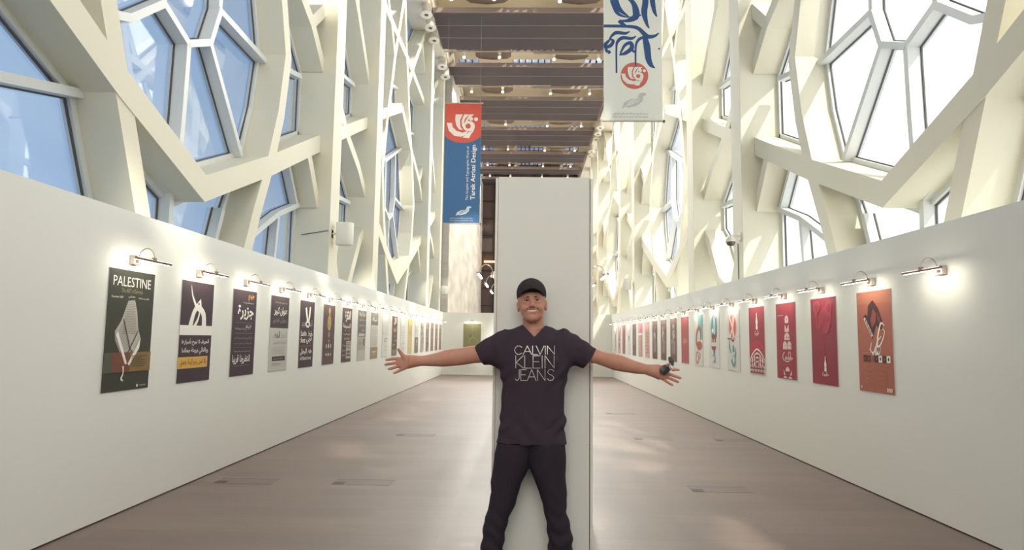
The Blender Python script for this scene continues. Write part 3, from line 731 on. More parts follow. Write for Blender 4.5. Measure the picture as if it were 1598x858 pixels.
def art_x(b):
    b.rect(0, 0, PW, PH, (214, 212, 206)); b.ell(.29, .27, .19, .20, (206, 104, 92)); T = (92, 150, 146); D = (110, 52, 60)
    b.stroke([(.14, .10), (.28, .28), (.38, .46)], [.02, .05, .02], WH); b.stroke([(.38, .08), (.30, .28), (.14, .44)], [.02, .05, .03], WH); b.rect(.28, .07, .33, .46, WH) ; b.rect(.30, .07, .315, .46, (206, 104, 92))
    for k in range(3): b.ell(.10, .10+.035*k, .016, .012, T)
    b.rect(.02, .455, .20, .475, D); b.stroke([(.20, .47), (.32, .50), (.40, .44)], [.02, .04, .01], D); b.stroke([(.14, .48), (.12, .60), (.20, .70)], [.02, .07, .02], T); b.stroke([(.40, .60), (.42, .72), (.30, .84), (.20, .82)], [.02, .07, .10, .04], T)
    b.ell(.33, .83, .10, .10, T); b.ell(.32, .80, .05, .06, (214, 212, 206)); b.poly([(.28, .58), (.34, .56), (.37, .68), (.27, .68)], T)
def art_oval(b):
    b.rect(0, 0, PW, PH, (214, 213, 207)); b.ell(.31, .26, .19, .22, (96, 156, 166)); b.rect(.30, .06, .36, .40, WH); b.ell(.47, .26, .025, .2, (120, 104, 128)); b.ell(.23, .32, .06, .04, WH); D = (150, 72, 66)
    for q in (.20, .30, .40): b.ell(q, .42, .05, .045, (128, 84, 78)); b.rect(q-.035, .42, q+.02, .53, D)
    b.poly([(.14, .60), (.44, .60), (.38, .67), (.20, .67)], D); b.rect(.27, .67, .36, .74, (110, 76, 90)); b.stroke([(.22, .78), (.32, .74), (.36, .84), (.26, .88)], [.02, .05, .05, .02], (120, 150, 160)); b.text('نون', .2, .86, .42, .90, (110, 130, 140), ar=True)
def art_leaf(b):
    b.rect(0, 0, PW, PH, (214, 214, 208)); b.rect(.30, 0, PW, .48, (126, 178, 176)); b.stroke([(.40, .18), (.22, .34), (.18, .52), (.30, .60), (.50, .55)], [.03, .10, .12, .10, .03], (186, 110, 84)); b.ell(.42, .36, .12, .14, (150, 120, 104)); b.ell(.38, .40, .05, .10, WH)
    b.ell(.40, .60, .20, .09, (180, 100, 86)); b.stroke([(.30, .72), (.18, .76), (.14, .88), (.26, .94), (.34, .84), (.26, .78)], [.04, .05, .05, .05, .05, .03], (196, 112, 100)); b.stroke([(.36, .74), (.44, .78), (.38, .86)], .04, (196, 112, 100))
def art_red(b):
    b.rect(0, 0, PW, PH, (176, 92, 92)); b.ell(.32, .51, .16, .05, (204, 144, 126)); b.ell(.32, .51, .12, .03, (190, 100, 94)); b.text('كولا', .18, .49, .46, .54, (214, 170, 150), ar=True)
    for k in range(9): b.stroke([(.06+k*.06, .03), (.08+k*.06, .3), (.06+k*.06, .46)], .004, (196, 106, 104)); b.rect(.14, .58+k*.03, .5, .584+k*.03, (196, 106, 104))
def art_dark_splash(seed):
    def f(b):
        r = random.Random(seed); b.rect(0, 0, PW, PH, (122, 98, 94)); b.rect(0, 0, PW, .1, (140, 112, 106)); b.rect(0, .84, PW, PH, (108, 82, 82))
        for k in range(26):
            u, v = .16+.32*r.random(), .10+.45*r.random(); b.stroke([(u, v), (u+.08*(r.random()-.5), v+.05), (u+.1*(r.random()-.5), v+.11)], [.006, .022, .006], (198, 188, 176))
        for k in range(5): b.ell(.24+.2*r.random(), .30+.2*r.random(), .05, .04, (198, 188, 176)); 
        b.rect(.2, .56, .5, .80, (146, 126, 118)); b.stroke([(.42, .55), (.44, .70), (.42, .80)], .03, (190, 180, 170))
    return f
def art_pink_text(b):
    b.rect(0, 0, PW, PH, (206, 160, 156)); b.rect(.0, 0, .42, .24, (222, 156, 162)); D = (124, 86, 92)
    for j, v in enumerate((.28, .36, .44, .52, .62, .72, .82)): b.text(['نص', 'حروف', 'عربية', 'كتابة', 'سطر', 'خط', 'قلم'][j], .15+.02*(j % 3), v, .54, v+.06, D, off=.02, ar=True)
def art_pink_pattern(b):
    b.rect(0, 0, PW, PH, (198, 152, 138)); b.rect(0, 0, PW, .30, (208, 132, 146)); b.rect(0, .30, PW, .36, WH)
    for k in range(5): b.stroke([(.02+.1*k, .95), (.15+.1*k, .66), (.1+.1*k, .40)], .018, WH if k % 2 else (176, 110, 104)); b.stroke([(.5-.08*k, .95), (.36-.05*k, .66), (.45-.06*k, .40)], .012, WH)
    b.stroke([(.1, .05), (.25, .2), (.2, .30)], .03, WH); b.stroke([(.5, .05), (.4, .2), (.46, .3)], .02, (180, 60, 100))
def art_eiffel(b):
    b.rect(0, 0, PW, PH, (210, 168, 166)); b.rect(0, 0, PW, .12, (236, 176, 180)); b.poly([(.31, .12), (.34, .34), (.42, .50), (.22, .50), (.29, .34)], (140, 88, 86)); b.rect(.18, .50, .48, .54, (140, 88, 86)); b.rect(.12, .60, .5, .84, (192, 144, 150)); b.lines(.15, .64, .48, .80, 5, (166, 118, 126))
def art_maroon(b):
    b.rect(0, 0, PW, PH, (156, 108, 106)); b.lines(.1, .2, .5, .8, 10, (168, 122, 118)); 
def art_white_small(b):
    b.rect(0, 0, PW, PH, (214, 214, 210)); b.poly([(.30, .34), (.40, .42), (.32, .58), (.24, .46)], (130, 100, 112)); b.ell(.33, .40, .07, .04, (110, 84, 96)); b.text('نقش', .22, .62, .42, .70, GRD, ar=True)
def art_mauve(b):
    b.rect(0, 0, PW, PH, (116, 94, 100))
    for k in range(7): b.stroke([(.15+.05*k, .1), (.2+.05*k, .4), (.14+.05*k, .7)], [.004, .016, .004], (176, 164, 156))
    b.ell(.32, .5, .12, .14, (160, 148, 140)); b.ell(.32, .5, .07, .09, (116, 94, 100))
def art_white_column(b):
    b.rect(0, 0, PW, PH, (212, 212, 206)); b.rect(.3, .28, .42, .60, (140, 132, 130)); b.rect(.34, .60, .5, .80, (170, 160, 156)); b.lines(.1, .84, .5, .92, 3, GRD)
def art_olive(b):
    b.rect(0, 0, .70, 1.0, (142, 140, 102)); b.stroke([(.24, .52), (.30, .42), (.36, .40), (.42, .30)], [.01, .02, .02, .006], (104, 98, 70)); b.stroke([(.36, .06), (.37, .3), (.35, .5)], [.004, .01, .004], (176, 174, 130))
    b.stroke([(.20, .44), (.27, .50), (.32, .46)], .016, (104, 98, 70)); b.ell(.40, .72, .17, .20, (172, 170, 126)); b.ell(.40, .73, .155, .185, (142, 140, 102)); b.ell(.28, .50, .03, .02, (104, 98, 70))

LEFT = [(art_palestine, 'dark poster reading PALESTINE with a checked headscarf hanging below'), (art_ha, 'purple and white poster with one big curling Arabic letter'), (art_jeem, 'plum poster with an orange word above one large white word'),
        (art_unwan, 'poster plum above and pale grey below, with grey Arabic headings'), (art_la, 'dark poster with a tall white lam-alif and Latin font lettering'), (art_gold, 'brown poster with a gold medallion hanging from a line'),
        (art_fikra, 'dark brown poster with bold white Arabic script and a pale box low down'), (art_grey, 'grey poster with a dark upper half and a pale band across its middle'), (art_grey_white, 'pale poster with a grey top and a tan bottom block'),
        (art_white_lines, 'white poster with ruled lines and small reddish letters'), (art_brown_gold, 'brown poster with white and gold stacked lettering'), (art_white_rows, 'white poster with seven ruled lines, between a brown and a yellow poster'),
        (art_yellow, 'yellow poster, the only yellow one on its wall'), (art_white_brown, 'poster pale above and brown below, just past the yellow one'), (art_check(5, (190, 184, 176)), 'pale checkered poster with many small squares, second past the yellow one'), (art_check(9, (168, 154, 146)), 'greyish checkered poster, third past the yellow one'),
        (art_brown(1), 'plain tan-brown poster next to the checkered ones'), (art_brown(2), 'tan-brown poster, last but one on the left-hand wall'), (art_brown(3), 'tan-brown poster, very last on the left-hand wall')]
RIGHT = [(art_orange, 'orange poster with dark photo cluster and white script'), (art_smoke, 'crimson poster with swirling smoke rising from a small white bottle'), (art_bottle_domes, 'crimson poster with a bottle made of pale domes'), (art_dome, 'red poster with a white bottle above a patterned dome'),
         (art_x, 'white poster with a red oval crossed by a white X and teal shapes'), (art_oval, 'white poster with a blue oval above brown figures'), (art_leaf, 'pale poster with a teal block and orange leaf shapes'), (art_red, 'flat red poster with a small pale oval in the middle'),
         (art_dark_splash(3), 'dark brown poster with white ornament, nearest of three alike'), (art_dark_splash(4), 'dark brown poster with white ornament, middle of three alike'), (art_dark_splash(6), 'dark brown poster with white ornament, farthest of three alike'),
         (art_pink_text, 'pink poster with a column of dark lettering'), (art_pink_pattern, 'bright pink topped poster with pale crossing lines'), (art_mauve, 'dark mauve poster with a pale oval pattern'), (art_white_small, 'white poster with one small dark figure, beside the dark mauve one'),
         (art_maroon, 'plain maroon poster far along the right-hand wall'), (art_eiffel, 'light pink poster with a dark tower shape'), (art_white_column, 'white poster with a grey column, farthest on right-hand wall')]
for side, lst, y0, dy, grp in ((-1, LEFT, 5.325, 1.093, 'posters on the left exhibition wall'), (1, RIGHT, 6.41, 1.078, 'posters on the right exhibition wall')):
    for k, (fn, label) in enumerate(lst):
        bd = Board(PW, PH, .005, (200, 198, 190)); fn(bd); o = bd.build('poster')
        yc = y0+k*dy; zt = 1.967 if side < 0 else 1.958
        if side < 0: o.location = (XL+.006, yc-PW/2, zt); o.rotation_euler = (0, 0, math.pi/2)
        else: o.location = (XR-.006, yc+PW/2, zt); o.rotation_euler = (0, 0, -math.pi/2)
        tag(o, label, 'poster', grp)
bd = Board(.70, 1.0, .005); art_olive(bd); o = bd.build('poster'); o.location = (-2.46, 25.8-.006, 2.01); tag(o, 'olive green poster on the far back wall', 'poster')

# ------------------------------------------------------------------ picture lamps
def make_lamp(down=0.6):
    """origin on the wall; wall plane y=0, hall towards -y, bar along x"""
    e = empty('picture_lamp')
    f = MB(); f.box((-.05, -.045, -.035), (.05, 0, .035), M_CHROME); f.build('wall_bracket', e, bevel=.006)
    f = MB(); f.lathe([(0, -.02), (.016, -.02), (.016, .03), (0, .03)], (0, -.055, .0), (0, 0, 1), M_BARM, 12); f.build('joint', e, smooth=True)
    f = MB(); pts = []
    for k in range(13):
        a = math.pi*k/12; pts.append((0, -.05-.065*(1-math.cos(a)), .02+.085*math.sin(a)))
    f.tube(pts, .005, M_CHROME, 8); f.build('arm', e, smooth=True)
    f = MB(); f.tube([(-.255, -.18, .0), (.255, -.18, .0)], .0125, M_BARM, 12); f.lathe([(0, -.012), (.018, -.012), (.018, .014), (0, .014)], (0, -.18, .012), (0, 0, 1), M_BARM, 12); f.build('bar', e, smooth=True)
    a = down; dirv = Vector((0, math.cos(a), -math.sin(a))); t = Vector((0, math.sin(a), math.cos(a)))
    f = MB(); c = Vector((0, -.18, 0))+dirv*.0135
    vs = []
    for sx in (-.245, .245):
        for st in (-.009, .009): vs.append(c+Vector((sx, 0, 0))+t*st)
    fwd = [(0, 2, 3, 1)]
    f.add(vs, fwd, M_STRIP)
    vs2 = [v-dirv*.003 for v in vs]; f.add(vs2, [(0, 1, 3, 2)], M_BARM)
    f.build('light_strip', e)
    return e
def place_lamp(proto, loc, rz, label, grp, used):
    o = proto if not used else copy_tree(proto)
    o.location = loc; o.rotation_euler = (0, 0, rz); tag(o, label, 'picture lamp', grp)
PL = make_lamp(.55); PR = make_lamp(1.0)
nL = [l for _, l in LEFT]; nR = [l for _, l in RIGHT]
def short(l):
    w_ = l.split()
    if len(w_) <= 11: return l
    t_ = ' '.join(w_[:11])
    return t_.rsplit(',', 1)[0] if ',' in t_ else t_.rsplit(' and ', 1)[0]
for k, l in enumerate(nL):
    place_lamp(PL, (XL, 5.315+k*1.093, 2.052), math.pi/2, 'chrome picture lamp above the %s' % short(l), 'picture lamps on the left exhibition wall', k > 0)
for k, l in enumerate(nR):
    place_lamp(PR, (XR, 6.41+k*1.078, 2.045), -math.pi/2, 'chrome picture lamp above the %s' % short(l), 'picture lamps on the right exhibition wall', k > 0)
place_lamp(PR, (XR, 6.41-1.078, 2.045), -math.pi/2, 'picture lamp above bare wall, nearest on the right-hand wall', 'picture lamps on the right exhibition wall', True)
place_lamp(PR, (-2.11, 25.8, 2.09), 0, 'small picture lamp above the olive green poster', None, True)
for k, y in enumerate((6.3, 7.4, 8.5)):
    place_lamp(PR, (-.255-.02, y, 2.06), -math.pi/2, ['nearest', 'middle', 'farthest'][k]+' of three picture lamps left of the white end panel', 'picture lamps on the partition', True)
for k, y in enumerate((6.3, 7.4)):
    place_lamp(PR, (.56+.02, y, 2.06), math.pi/2, ['nearer', 'farther'][k]+' of two picture lamps right of the white end panel', 'picture lamps on the partition', True)

# ------------------------------------------------------------------ banners
def banner(loc, rz, bd, label, W):
    e = empty('banner', loc, rz); bd.mb.build('cloth', e)
    for nm, z in (('top_rail', .0), ('bottom_rail', -bd.H)):
        f = MB(); f.tube([(-.03, 0, z), (W+.03, 0, z)], .018, M_PIPE, 10); f.lathe([(0, -.03), (.03, -.02), (.03, .02), (0, .03)], (W+.03, 0, z), (1, 0, 0), M_GASKET if nm == 'bottom_rail' else M_PIPE, 10); f.build(nm, e, smooth=True)
    for xx in (.05, W-.05):
        f = MB(); f.tube([(xx, 0, .0), (xx, 0, ZC-loc[2])], .003, M_PIPE, 6); f.build('wire', e)
    tag(e, label, 'banner')
def emblem(b, cu, cv, r, c, hole):
    """round calligraphic emblem: crescent sweep, rising leaves, ring and two dots"""
    S = lambda p: (cu+p[0]*r, cv+p[1]*r)
    b.poly([S(p) for p in [(-.92, -.18), (-.62, -.18), (-.58, .05), (-.35, .28), (-.02, .38), (.30, .28), (.16, .52), (-.10, .62), (-.48, .56), (-.78, .28)]], c)
    b.poly([S(p) for p in [(-.42, -.68), (-.02, -.68), (-.16, -.35), (-.14, .05), (.02, .22), (-.20, .20), (-.36, -.02), (-.44, -.35)]], c)
    b.poly([S(p) for p in [(.06, -.68), (.34, -.68), (.10, -.40), (.02, -.05), (.08, .10), (-.04, .02), (-.08, -.30)]], c)
    b.poly([S(p) for p in [(.36, -.68), (.62, -.68), (.34, -.42), (.16, -.10), (.12, -.25)]], c)
    b.ell(cu+.34*r, cv-.0*r, .34*r, .30*r, c); b.ell(cu+.30*r, cv+.0*r, .15*r, .15*r, hole)
    b.stroke([S((.62, .05)), S((.50, .35)), S((.16, .48))], [.12*r, .10*r, .03*r], c)
    b.poly([S(p) for p in [(.0, .66), (.34, .34), (.56, .30), (.36, .70)]], c)
    b.ell(cu+.46*r, cv-.42*r, .11*r, .11*r, c); b.ell(cu+.74*r, cv-.40*r, .11*r, .11*r, c)
def bird(b, u0, v0, u1, v1, c, c2):
    T = lambda p: (u0+(u1-u0)*p[0], v0+(v1-v0)*p[1])
    b.poly([T(p) for p in [(0, 1), (.10, .62), (.35, .42), (.62, .36), (.72, .05), (.90, .0), (1.0, .12), (.86, .24), (.84, .52), (.62, .80), (.30, .92), (.12, .90)]], c)
    for k in range(3): b.stroke([T((.15+.05*k, .85-.1*k)), T((.4, .70-.1*k)), T((.75, .50-.1*k))], [(v1-v0)*.02, (v1-v0)*.05, (v1-v0)*.01], c2)
W1, H1 = 1.225, 4.14
bd = Board(W1, H1, .012, (64, 104, 146)); bd.rect(0, 0, W1, 1.0, (208, 92, 78)); bd.ell(W1/2, .98, .66, .40, (208, 92, 78), 0, 180)
# keep the curved red area inside the cloth
bd.mb.v = [(min(max(v[0], 0), W1), v[1], v[2]) for v in bd.mb.v]
emblem(bd, .60, .80, .60, (228, 222, 212), (208, 92, 78))
bd.text('The Graphic and Typographic Work of', .74, 1.50, .85, 3.35, (226, 226, 222), rot=90); bd.text('Tarek Atrissi Design', .90, 1.45, 1.10, 3.33, WH, off=.012, rot=90)
bird(bd, .42, 3.55, .95, 3.88, (206, 214, 218), (64, 104, 146)); bd.text('مركز الشيخ عبدالله السالم الثقافي', .22, 3.94, 1.0, 4.0, WH, ar=True); bd.text('SHEIKH ABDULLAH AL SALEM CULTURAL CENTRE', .22, 4.03, 1.0, 4.055, WH)
banner((-2.80, 21.4, 9.385), .0, bd, 'red and blue banner hanging above the left side of the hall', W1)

W2, H2 = 1.245, 4.2
BL = (52, 84, 130)
bd = Board(W2, H2, .012, (222, 224, 216)); T0 = H2-2.705   # visible part starts here
k = 2.705/189.0
def q2(px, py): return ((px-942)*1.243/91.0, T0+py*k)
def st2(pts, ws, c=BL): bd.stroke([q2(*p) for p in pts], [q*k*1.15 for q in ws], c)
# big calligraphy (coordinates along the cloth)
st2([(950, -52), (954, -30), (961, 0), (968, 16), (982, 27)], [2, 5, 7, 6, 1])
st2([(972, -10), (988, 4), (993, 18), (992, 27), (980, 33), (966, 33)], [3, 6, 9, 9, 5, 1]); st2([(966, 33), (976, 42)], [5, 5]); st2([(955, 0), (963, 20), (976, 27), (990, 27)], [6, 5, 2, 1])
st2([(1003, -30), (1008, 0), (1006, 20), (1010, 38), (1014, 45)], [6, 8, 8, 4, 1]); st2([(1018, -30), (1019, 0), (1022, 18), (1026, 27)], [5, 7, 5, 1])
st2([(942, 41.5), (980, 42), (996, 45), (1006, 54), (1012, 58), (1022, 57), (1029, 52)], [4, 4.2, 5, 6, 6, 4, 1])
st2([(995, 26), (1001, 24)], [2, 2])
st2([(1006, 56), (1010, 74), (1012, 92), (1016, 102), (1022, 107)], [6, 9, 8, 6, 1]); st2([(1008, 58), (998, 62), (993, 70), (992, 82), (992, 104)], [3, 4, 3, 2.4, 2.2])
st2([(983, 50), (976, 53), (962, 52), (954, 58), (951, 64)], [1, 4, 5, 3, 2]); st2([(951, 64), (945, 70), (945, 75), (953, 72), (957, 65), (951, 62)], [3, 5, 4, 5, 4, 2])
st2([(993, 57), (986, 61), (972, 60), (964, 66), (962, 76), (962, 115)], [1, 4, 5, 4, 2.4, 2.2]); st2([(966, 87), (976, 84), (986, 76), (984, 68), (975, 72), (968, 85)], [1, 5, 6, 5, 4, 2]); st2([(986, 78), (990, 82), (992, 78)], [3, 3, 1])
bd.poly([q2(943, 78), q2(947, 76), q2(950, 81), q2(946, 84)], BL); bd.poly([q2(947, 82), q2(951, 79), q2(954, 83), q2(950, 86)], BL); bd.ell(*q2(1029, 77), .02, .02, BL)
c0 = q2(990, 119); bd.ell(c0[0], c0[1], .295, .295, (196, 104, 92), n=40); emblem(bd, c0[0]-.01, c0[1]+.01, .30, (222, 224, 216), (196, 104, 92)); st2([(992, 95), (992, 105)], [2.2, 1.5])
u, v = q2(970, 170); u2, v2 = q2(1009, 145); bird(bd, u, v2, u2, v, (188, 190, 188), (222, 224, 216))
u, v = q2(956, 176); u2, v2 = q2(1011, 180); bd.text('مركز الشيخ عبدالله السالم الثقافي', u, v, u2, v2, (140, 140, 146), ar=True); u, v = q2(956, 181.5); u2, v2 = q2(1011, 183.5); bd.text('SHEIKH ABDULLAH AL SALEM CULTURAL CENTRE', u, v, u2, v2, (150, 150, 156))
bd.mb.v = [(min(max(v_[0], 0), W2), v_[1], max(min(v_[2], 0), -H2)) for v_ in bd.mb.v]
banner((1.613, 13.5, 6.08+H2), 0, bd, 'white banner with blue calligraphy and a red round emblem', W2)

# ------------------------------------------------------------------ small fittings
def wall_speaker(loc, s, label, size=1.0):
    e = empty('wall_speaker', loc)
    f = MB(); f.box((-.02*size, -.05*size, -.07*size), (.0, .05*size, .07*size), M_WHITE); f.tube([(0, 0, 0), (.09*s*size, 0, 0)], .018*size, M_WHITE, 8); f.build('bracket', e)
    f = MB(); pr = []
    h = .20*size; y = .12*size
    pts = [(.08*s, -.55), (.10*s, -1), (.30*s, -1.0), (.36*s, -.5), (.38*s, 0), (.36*s, .5), (.30*s, 1.0), (.10*s, 1), (.08*s, .55)]
    vs = []; n = len(pts)
    for zz, sc in ((-h, .88), (-h*.9, 1), (h*.9, 1), (h, .92)):
        for px_, py_ in pts: vs.append((px_*size*(.97 if abs(zz) == h else 1), py_*y*sc, zz))
    fs = [tuple(range(n)), tuple(range(3*n, 4*n))[::-1]]
    for r_ in range(3):
        for i in range(n): fs.append((r_*n+i, r_*n+(i+1) % n, (r_+1)*n+(i+1) % n, (r_+1)*n+i))
    f.add(vs, fs, M_WHITE); f.build('cabinet', e, smooth=True)
    e.rotation_euler = (0, 0, 0)
    tag(e, label, 'speaker'); return e
wall_speaker((X0L, 11.45, 3.27), 1, 'white wall speaker on the left-hand column above the gold medallion poster', 1.0)
wall_speaker((X0R+.0, 22.8, 3.4), -1, 'white wall speaker on a far column of the right-hand facade', 1.0)
wall_speaker((X0L+.02, 26.0, 3.35), 1, 'small white speaker on the farthest column, beside the pale stone wall', .8)
f = MB(); f.tube([(X0L-.02, 11.27-.008, 3.30), (X0L-.5, 11.262, 3.22)], .007, M_GASKET, 6); tag(f.build('speaker_cable'), 'thin cable running from the left-hand speaker to the window', 'cable')
e = empty('dome_camera', (X0R, 11.40, 3.20))
f = MB(); f.box((-.02, -.05, .02), (0, .05, .16), M_WHITE); f.tube([(0, 0, .09), (-.10, 0, .11), (-.17, 0, .09)], .018, M_WHITE, 8); f.build('arm', e, smooth=True)
f = MB(); f.lathe([(0, .10), (.05, .10), (.085, .05), (.09, 0)], (-.17, 0, -.01), (0, 0, 1), M_WHITE, 18); f.build('housing', e, smooth=True)
f = MB(); f.lathe([(.08, 0), (.075, -.035), (.05, -.065), (0, -.08)], (-.17, 0, -.01), (0, 0, 1), mat('smoked_dome', (90, 70, 64), .1, coat=1), 18); f.build('dome', e, smooth=True)
tag(e, 'white dome security camera on the right-hand column', 'camera')
f = MB(); f.tube([(X0R-.006, 11.52, 3.18), (X0R-.006, 11.52, 2.3)], .008, M_GASKET, 6); tag(f.build('camera_cable'), 'cable running down the column below the dome camera', 'cable')

M_FB = mat('floor_box_lid', (104, 89, 82), .5); M_FBD = mat('floor_box_slot', (62, 52, 50), .6)
for x, y, l in [(-3.0, 6.6, 'floor box lid beside the foot of the left-hand wall'), (-1.84, 6.64, 'nearer floor box lid on the left half of the floor'), (-1.85, 9.87, 'farther floor box lid on the left half of the floor'), (1.69, 6.61, 'nearest floor box lid right of the partition'),
                (1.68, 9.88, 'second floor box lid right of the partition'), (2.86, 9.88, 'floor box lid toward the right-hand wall'), (1.66, 13.12, 'farthest floor box lid right of the partition')]:
    e = empty('floor_box', (x, y, 0)); f = MB(); f.box((-.05, -.12, 0), (.52, .12, .0015), M_FB); f.build('lid', e); f = MB(); f.box((-.05, -.10, .0015), (.06, -.0, .003), M_FBD); f.box((-.06, .118, .0015), (.53, .123, .0022), M_FBD); f.build('handle', e)
    tag(e, l, 'floor box', 'floor boxes in the plank floor')
#PERSON#
# ------------------------------------------------------------------ person (implicit surfaces, polygonised)
def W(px, py, y):
    r = Fw + Rt*((px-799)/FPX) - Up*((py-429)/FPX); t = y/r.y
    return (r.x*t, y, EYE+r.z*t)
SKN = (196, 144, 122)
M_SKIN = mat('skin', SKN, .5, spec=.35, sub=.12, noise=((14, 14, 14), .5, (186, 130, 110)))
M_LIP = mat('lips', (176, 108, 98), .45); M_TEETH = mat('teeth', (232, 224, 212), .3); M_EYEW = mat('eye_white', (196, 184, 176), .3); M_IRIS = mat('iris', (44, 30, 26), .2)
M_BROW = mat('dark_hair', (62, 44, 38), .8); M_STUB = mat('stubble_skin', (184, 134, 114), .6, noise=((60, 60, 60), .6, (164, 120, 104)))
M_SHIRT = mat('black_jersey', (64, 55, 64), .9, spec=.15, bump=(260, .15)); M_JEAN = mat('black_denim', (50, 44, 54), .85, spec=.2, bump=(400, .2)); M_CAP = mat('black_cotton', (56, 48, 52), .85, spec=.2, bump=(500, .15))
M_SILVER = mat('silver_print', (196, 192, 188), .35, metal=.4); M_SHOE = mat('shoe_leather', (46, 40, 40), .5); M_SOLE = mat('shoe_sole', (200, 196, 188), .6)
M_LENS = mat('dark_lens', (40, 34, 42), .3); M_RIMM = mat('sunglass_frame', (40, 32, 36), .2, coat=.6)

def smin(a, b, k):
    h = np.maximum(k-np.abs(a-b), 0)/k; return np.minimum(a, b)-h*h*k*.25
def smax(a, b, k): return -smin(-a, -b, k)
def cone(P, a, b, ra, rb):
    a = np.asarray(a, np.float32); b = np.asarray(b, np.float32); ab = b-a; L = float(ab@ab)
    t = np.clip(((P-a)@ab)/L, 0, 1); q = P-a-t[..., None]*ab
    return np.sqrt((q*q).sum(-1))-(ra+(rb-ra)*t)
def elli(P, c, r, rot=None):
    q = P-np.asarray(c, np.float32)
    if rot is not None: q = q@np.asarray(rot, np.float32)
    r = np.asarray(r, np.float32); k0 = np.sqrt(((q/r)**2).sum(-1)); k1 = np.sqrt(((q/(r*r))**2).sum(-1))
    return k0*(k0-1)/np.maximum(k1, 1e-6)
def loftz(P, zs, cx, cy, a, b, n=2.2, zr=None):
    """section ellipse along z"""
    z = P[..., 2]; CX = np.interp(z, zs, cx); CY = np.interp(z, zs, cy); A = np.interp(z, zs, a); B = np.interp(z, zs, b)
    u = np.abs((P[..., 0]-CX)/A); v = np.abs((P[..., 1]-CY)/B); k = (u**n+v**n)**(1/n)
    d = (k-1)*np.minimum(A, B)
    return np.maximum(d, np.maximum(zs[0]-z, z-zs[-1]))
def loftx(P, xs, cz, cy, a, b, n=2.1):
    x = P[..., 0]; CZ = np.interp(x, xs, cz); CY = np.interp(x, xs, cy); A = np.interp(x, xs, a); B = np.interp(x, xs, b)
    u = np.abs((P[..., 2]-CZ)/A); v = np.abs((P[..., 1]-CY)/B); k = (u**n+v**n)**(1/n)
    return np.maximum((k-1)*np.minimum(A, B), np.maximum(xs[0]-x, x-xs[-1]))

def polygonise(fn, lo, hi, h, name, mats, parent, matfn=None):
    lo = np.array(lo, np.float32); n = np.ceil((np.array(hi)-lo)/h).astype(int)+1
    D = np.full(tuple(n), 1.0, np.float32); B = 20
    for i in range(0, n[0], B):
        for j in range(0, n[1], B):
            for k in range(0, n[2], B):
                e = [min(i+B, n[0]), min(j+B, n[1]), min(k+B, n[2])]
                c = lo+h*np.array([(i+e[0])/2, (j+e[1])/2, (k+e[2])/2]); 
                if fn(np.array([[c]], np.float32))[0, 0] > h*B*.9+.05: continue
                g = np.stack(np.meshgrid(np.arange(i, e[0]), np.arange(j, e[1]), np.arange(k, e[2]), indexing='ij'), -1).astype(np.float32)*h+lo
                D[i:e[0], j:e[1], k:e[2]] = fn(g)
    I = D < 0
    def sh(a, q): return a[q[0]:a.shape[0]-1+q[0], q[1]:a.shape[1]-1+q[1], q[2]:a.shape[2]-1+q[2]]
    cs = [(x, y, z) for x in (0, 1) for y in (0, 1) for z in (0, 1)]
    cnt = sum(sh(I, q).astype(np.int8) for q in cs); act = (cnt > 0) & (cnt < 8); idx = np.argwhere(act)
    vid = np.full(act.shape, -1, np.int32); vid[act] = np.arange(len(idx))
    acc = np.zeros((len(idx), 3)); num = np.zeros(len(idx))
    for a in cs:
        for ax in range(3):
            if a[ax]: continue
            b_ = list(a); b_[ax] = 1
            da = D[idx[:, 0]+a[0], idx[:, 1]+a[1], idx[:, 2]+a[2]]; db = D[idx[:, 0]+b_[0], idx[:, 1]+b_[1], idx[:, 2]+b_[2]]
            m = (da < 0) != (db < 0); t = np.where(m, da/np.where(m, da-db, 1), 0)
            p = np.tile(np.array(a, float), (len(idx), 1)); p[:, ax] = t; acc += p*m[:, None]; num += m
    V = (acc/num[:, None]+idx)*h+lo
    faces = []
    for ax in range(3):
        o1, o2 = [(1, 2), (2, 0), (0, 1)][ax]
        sl0 = [slice(1, -1)]*3; sl0[ax] = slice(0, -1); s1 = list(sl0); s1[ax] = slice(1, None)
        a = I[tuple(sl0)]; c = I[tuple(s1)]; e = np.argwhere(a != c)
        if not len(e): continue
        off = np.ones(3, int); off[ax] = 0; g = e+off; ins = a[e[:, 0], e[:, 1], e[:, 2]]
        def vv(d1, d2):
            q = g.copy(); q[:, o1] -= d1; q[:, o2] -= d2; return vid[q[:, 0], q[:, 1], q[:, 2]]
        f = np.stack([vv(1, 1), vv(0, 1), vv(0, 0), vv(1, 0)], 1); f[~ins] = f[~ins][:, ::-1]; faces.append(f)
    Fc = np.concatenate(faces); Fc = Fc[(Fc >= 0).all(1)]
    me = bpy.data.meshes.new(name); me.vertices.add(len(V)); me.vertices.foreach_set('co', V.ravel())
    me.loops.add(len(Fc)*4); me.loops.foreach_set('vertex_index', Fc.ravel().astype(np.int32))
    me.polygons.add(len(Fc)); me.polygons.foreach_set('loop_start', (np.arange(len(Fc))*4).astype(np.int32)); me.polygons.foreach_set('loop_total', np.full(len(Fc), 4, np.int32))
    for m in mats: me.materials.append(m)
    if matfn is not None:
        C = V[Fc].mean(1); me.polygons.foreach_set('material_index', matfn(C).astype(np.int32))
    me.update(); me.validate(); me.polygons.foreach_set('use_smooth', [True]*len(me.polygons))
    return link(name, me, parent)

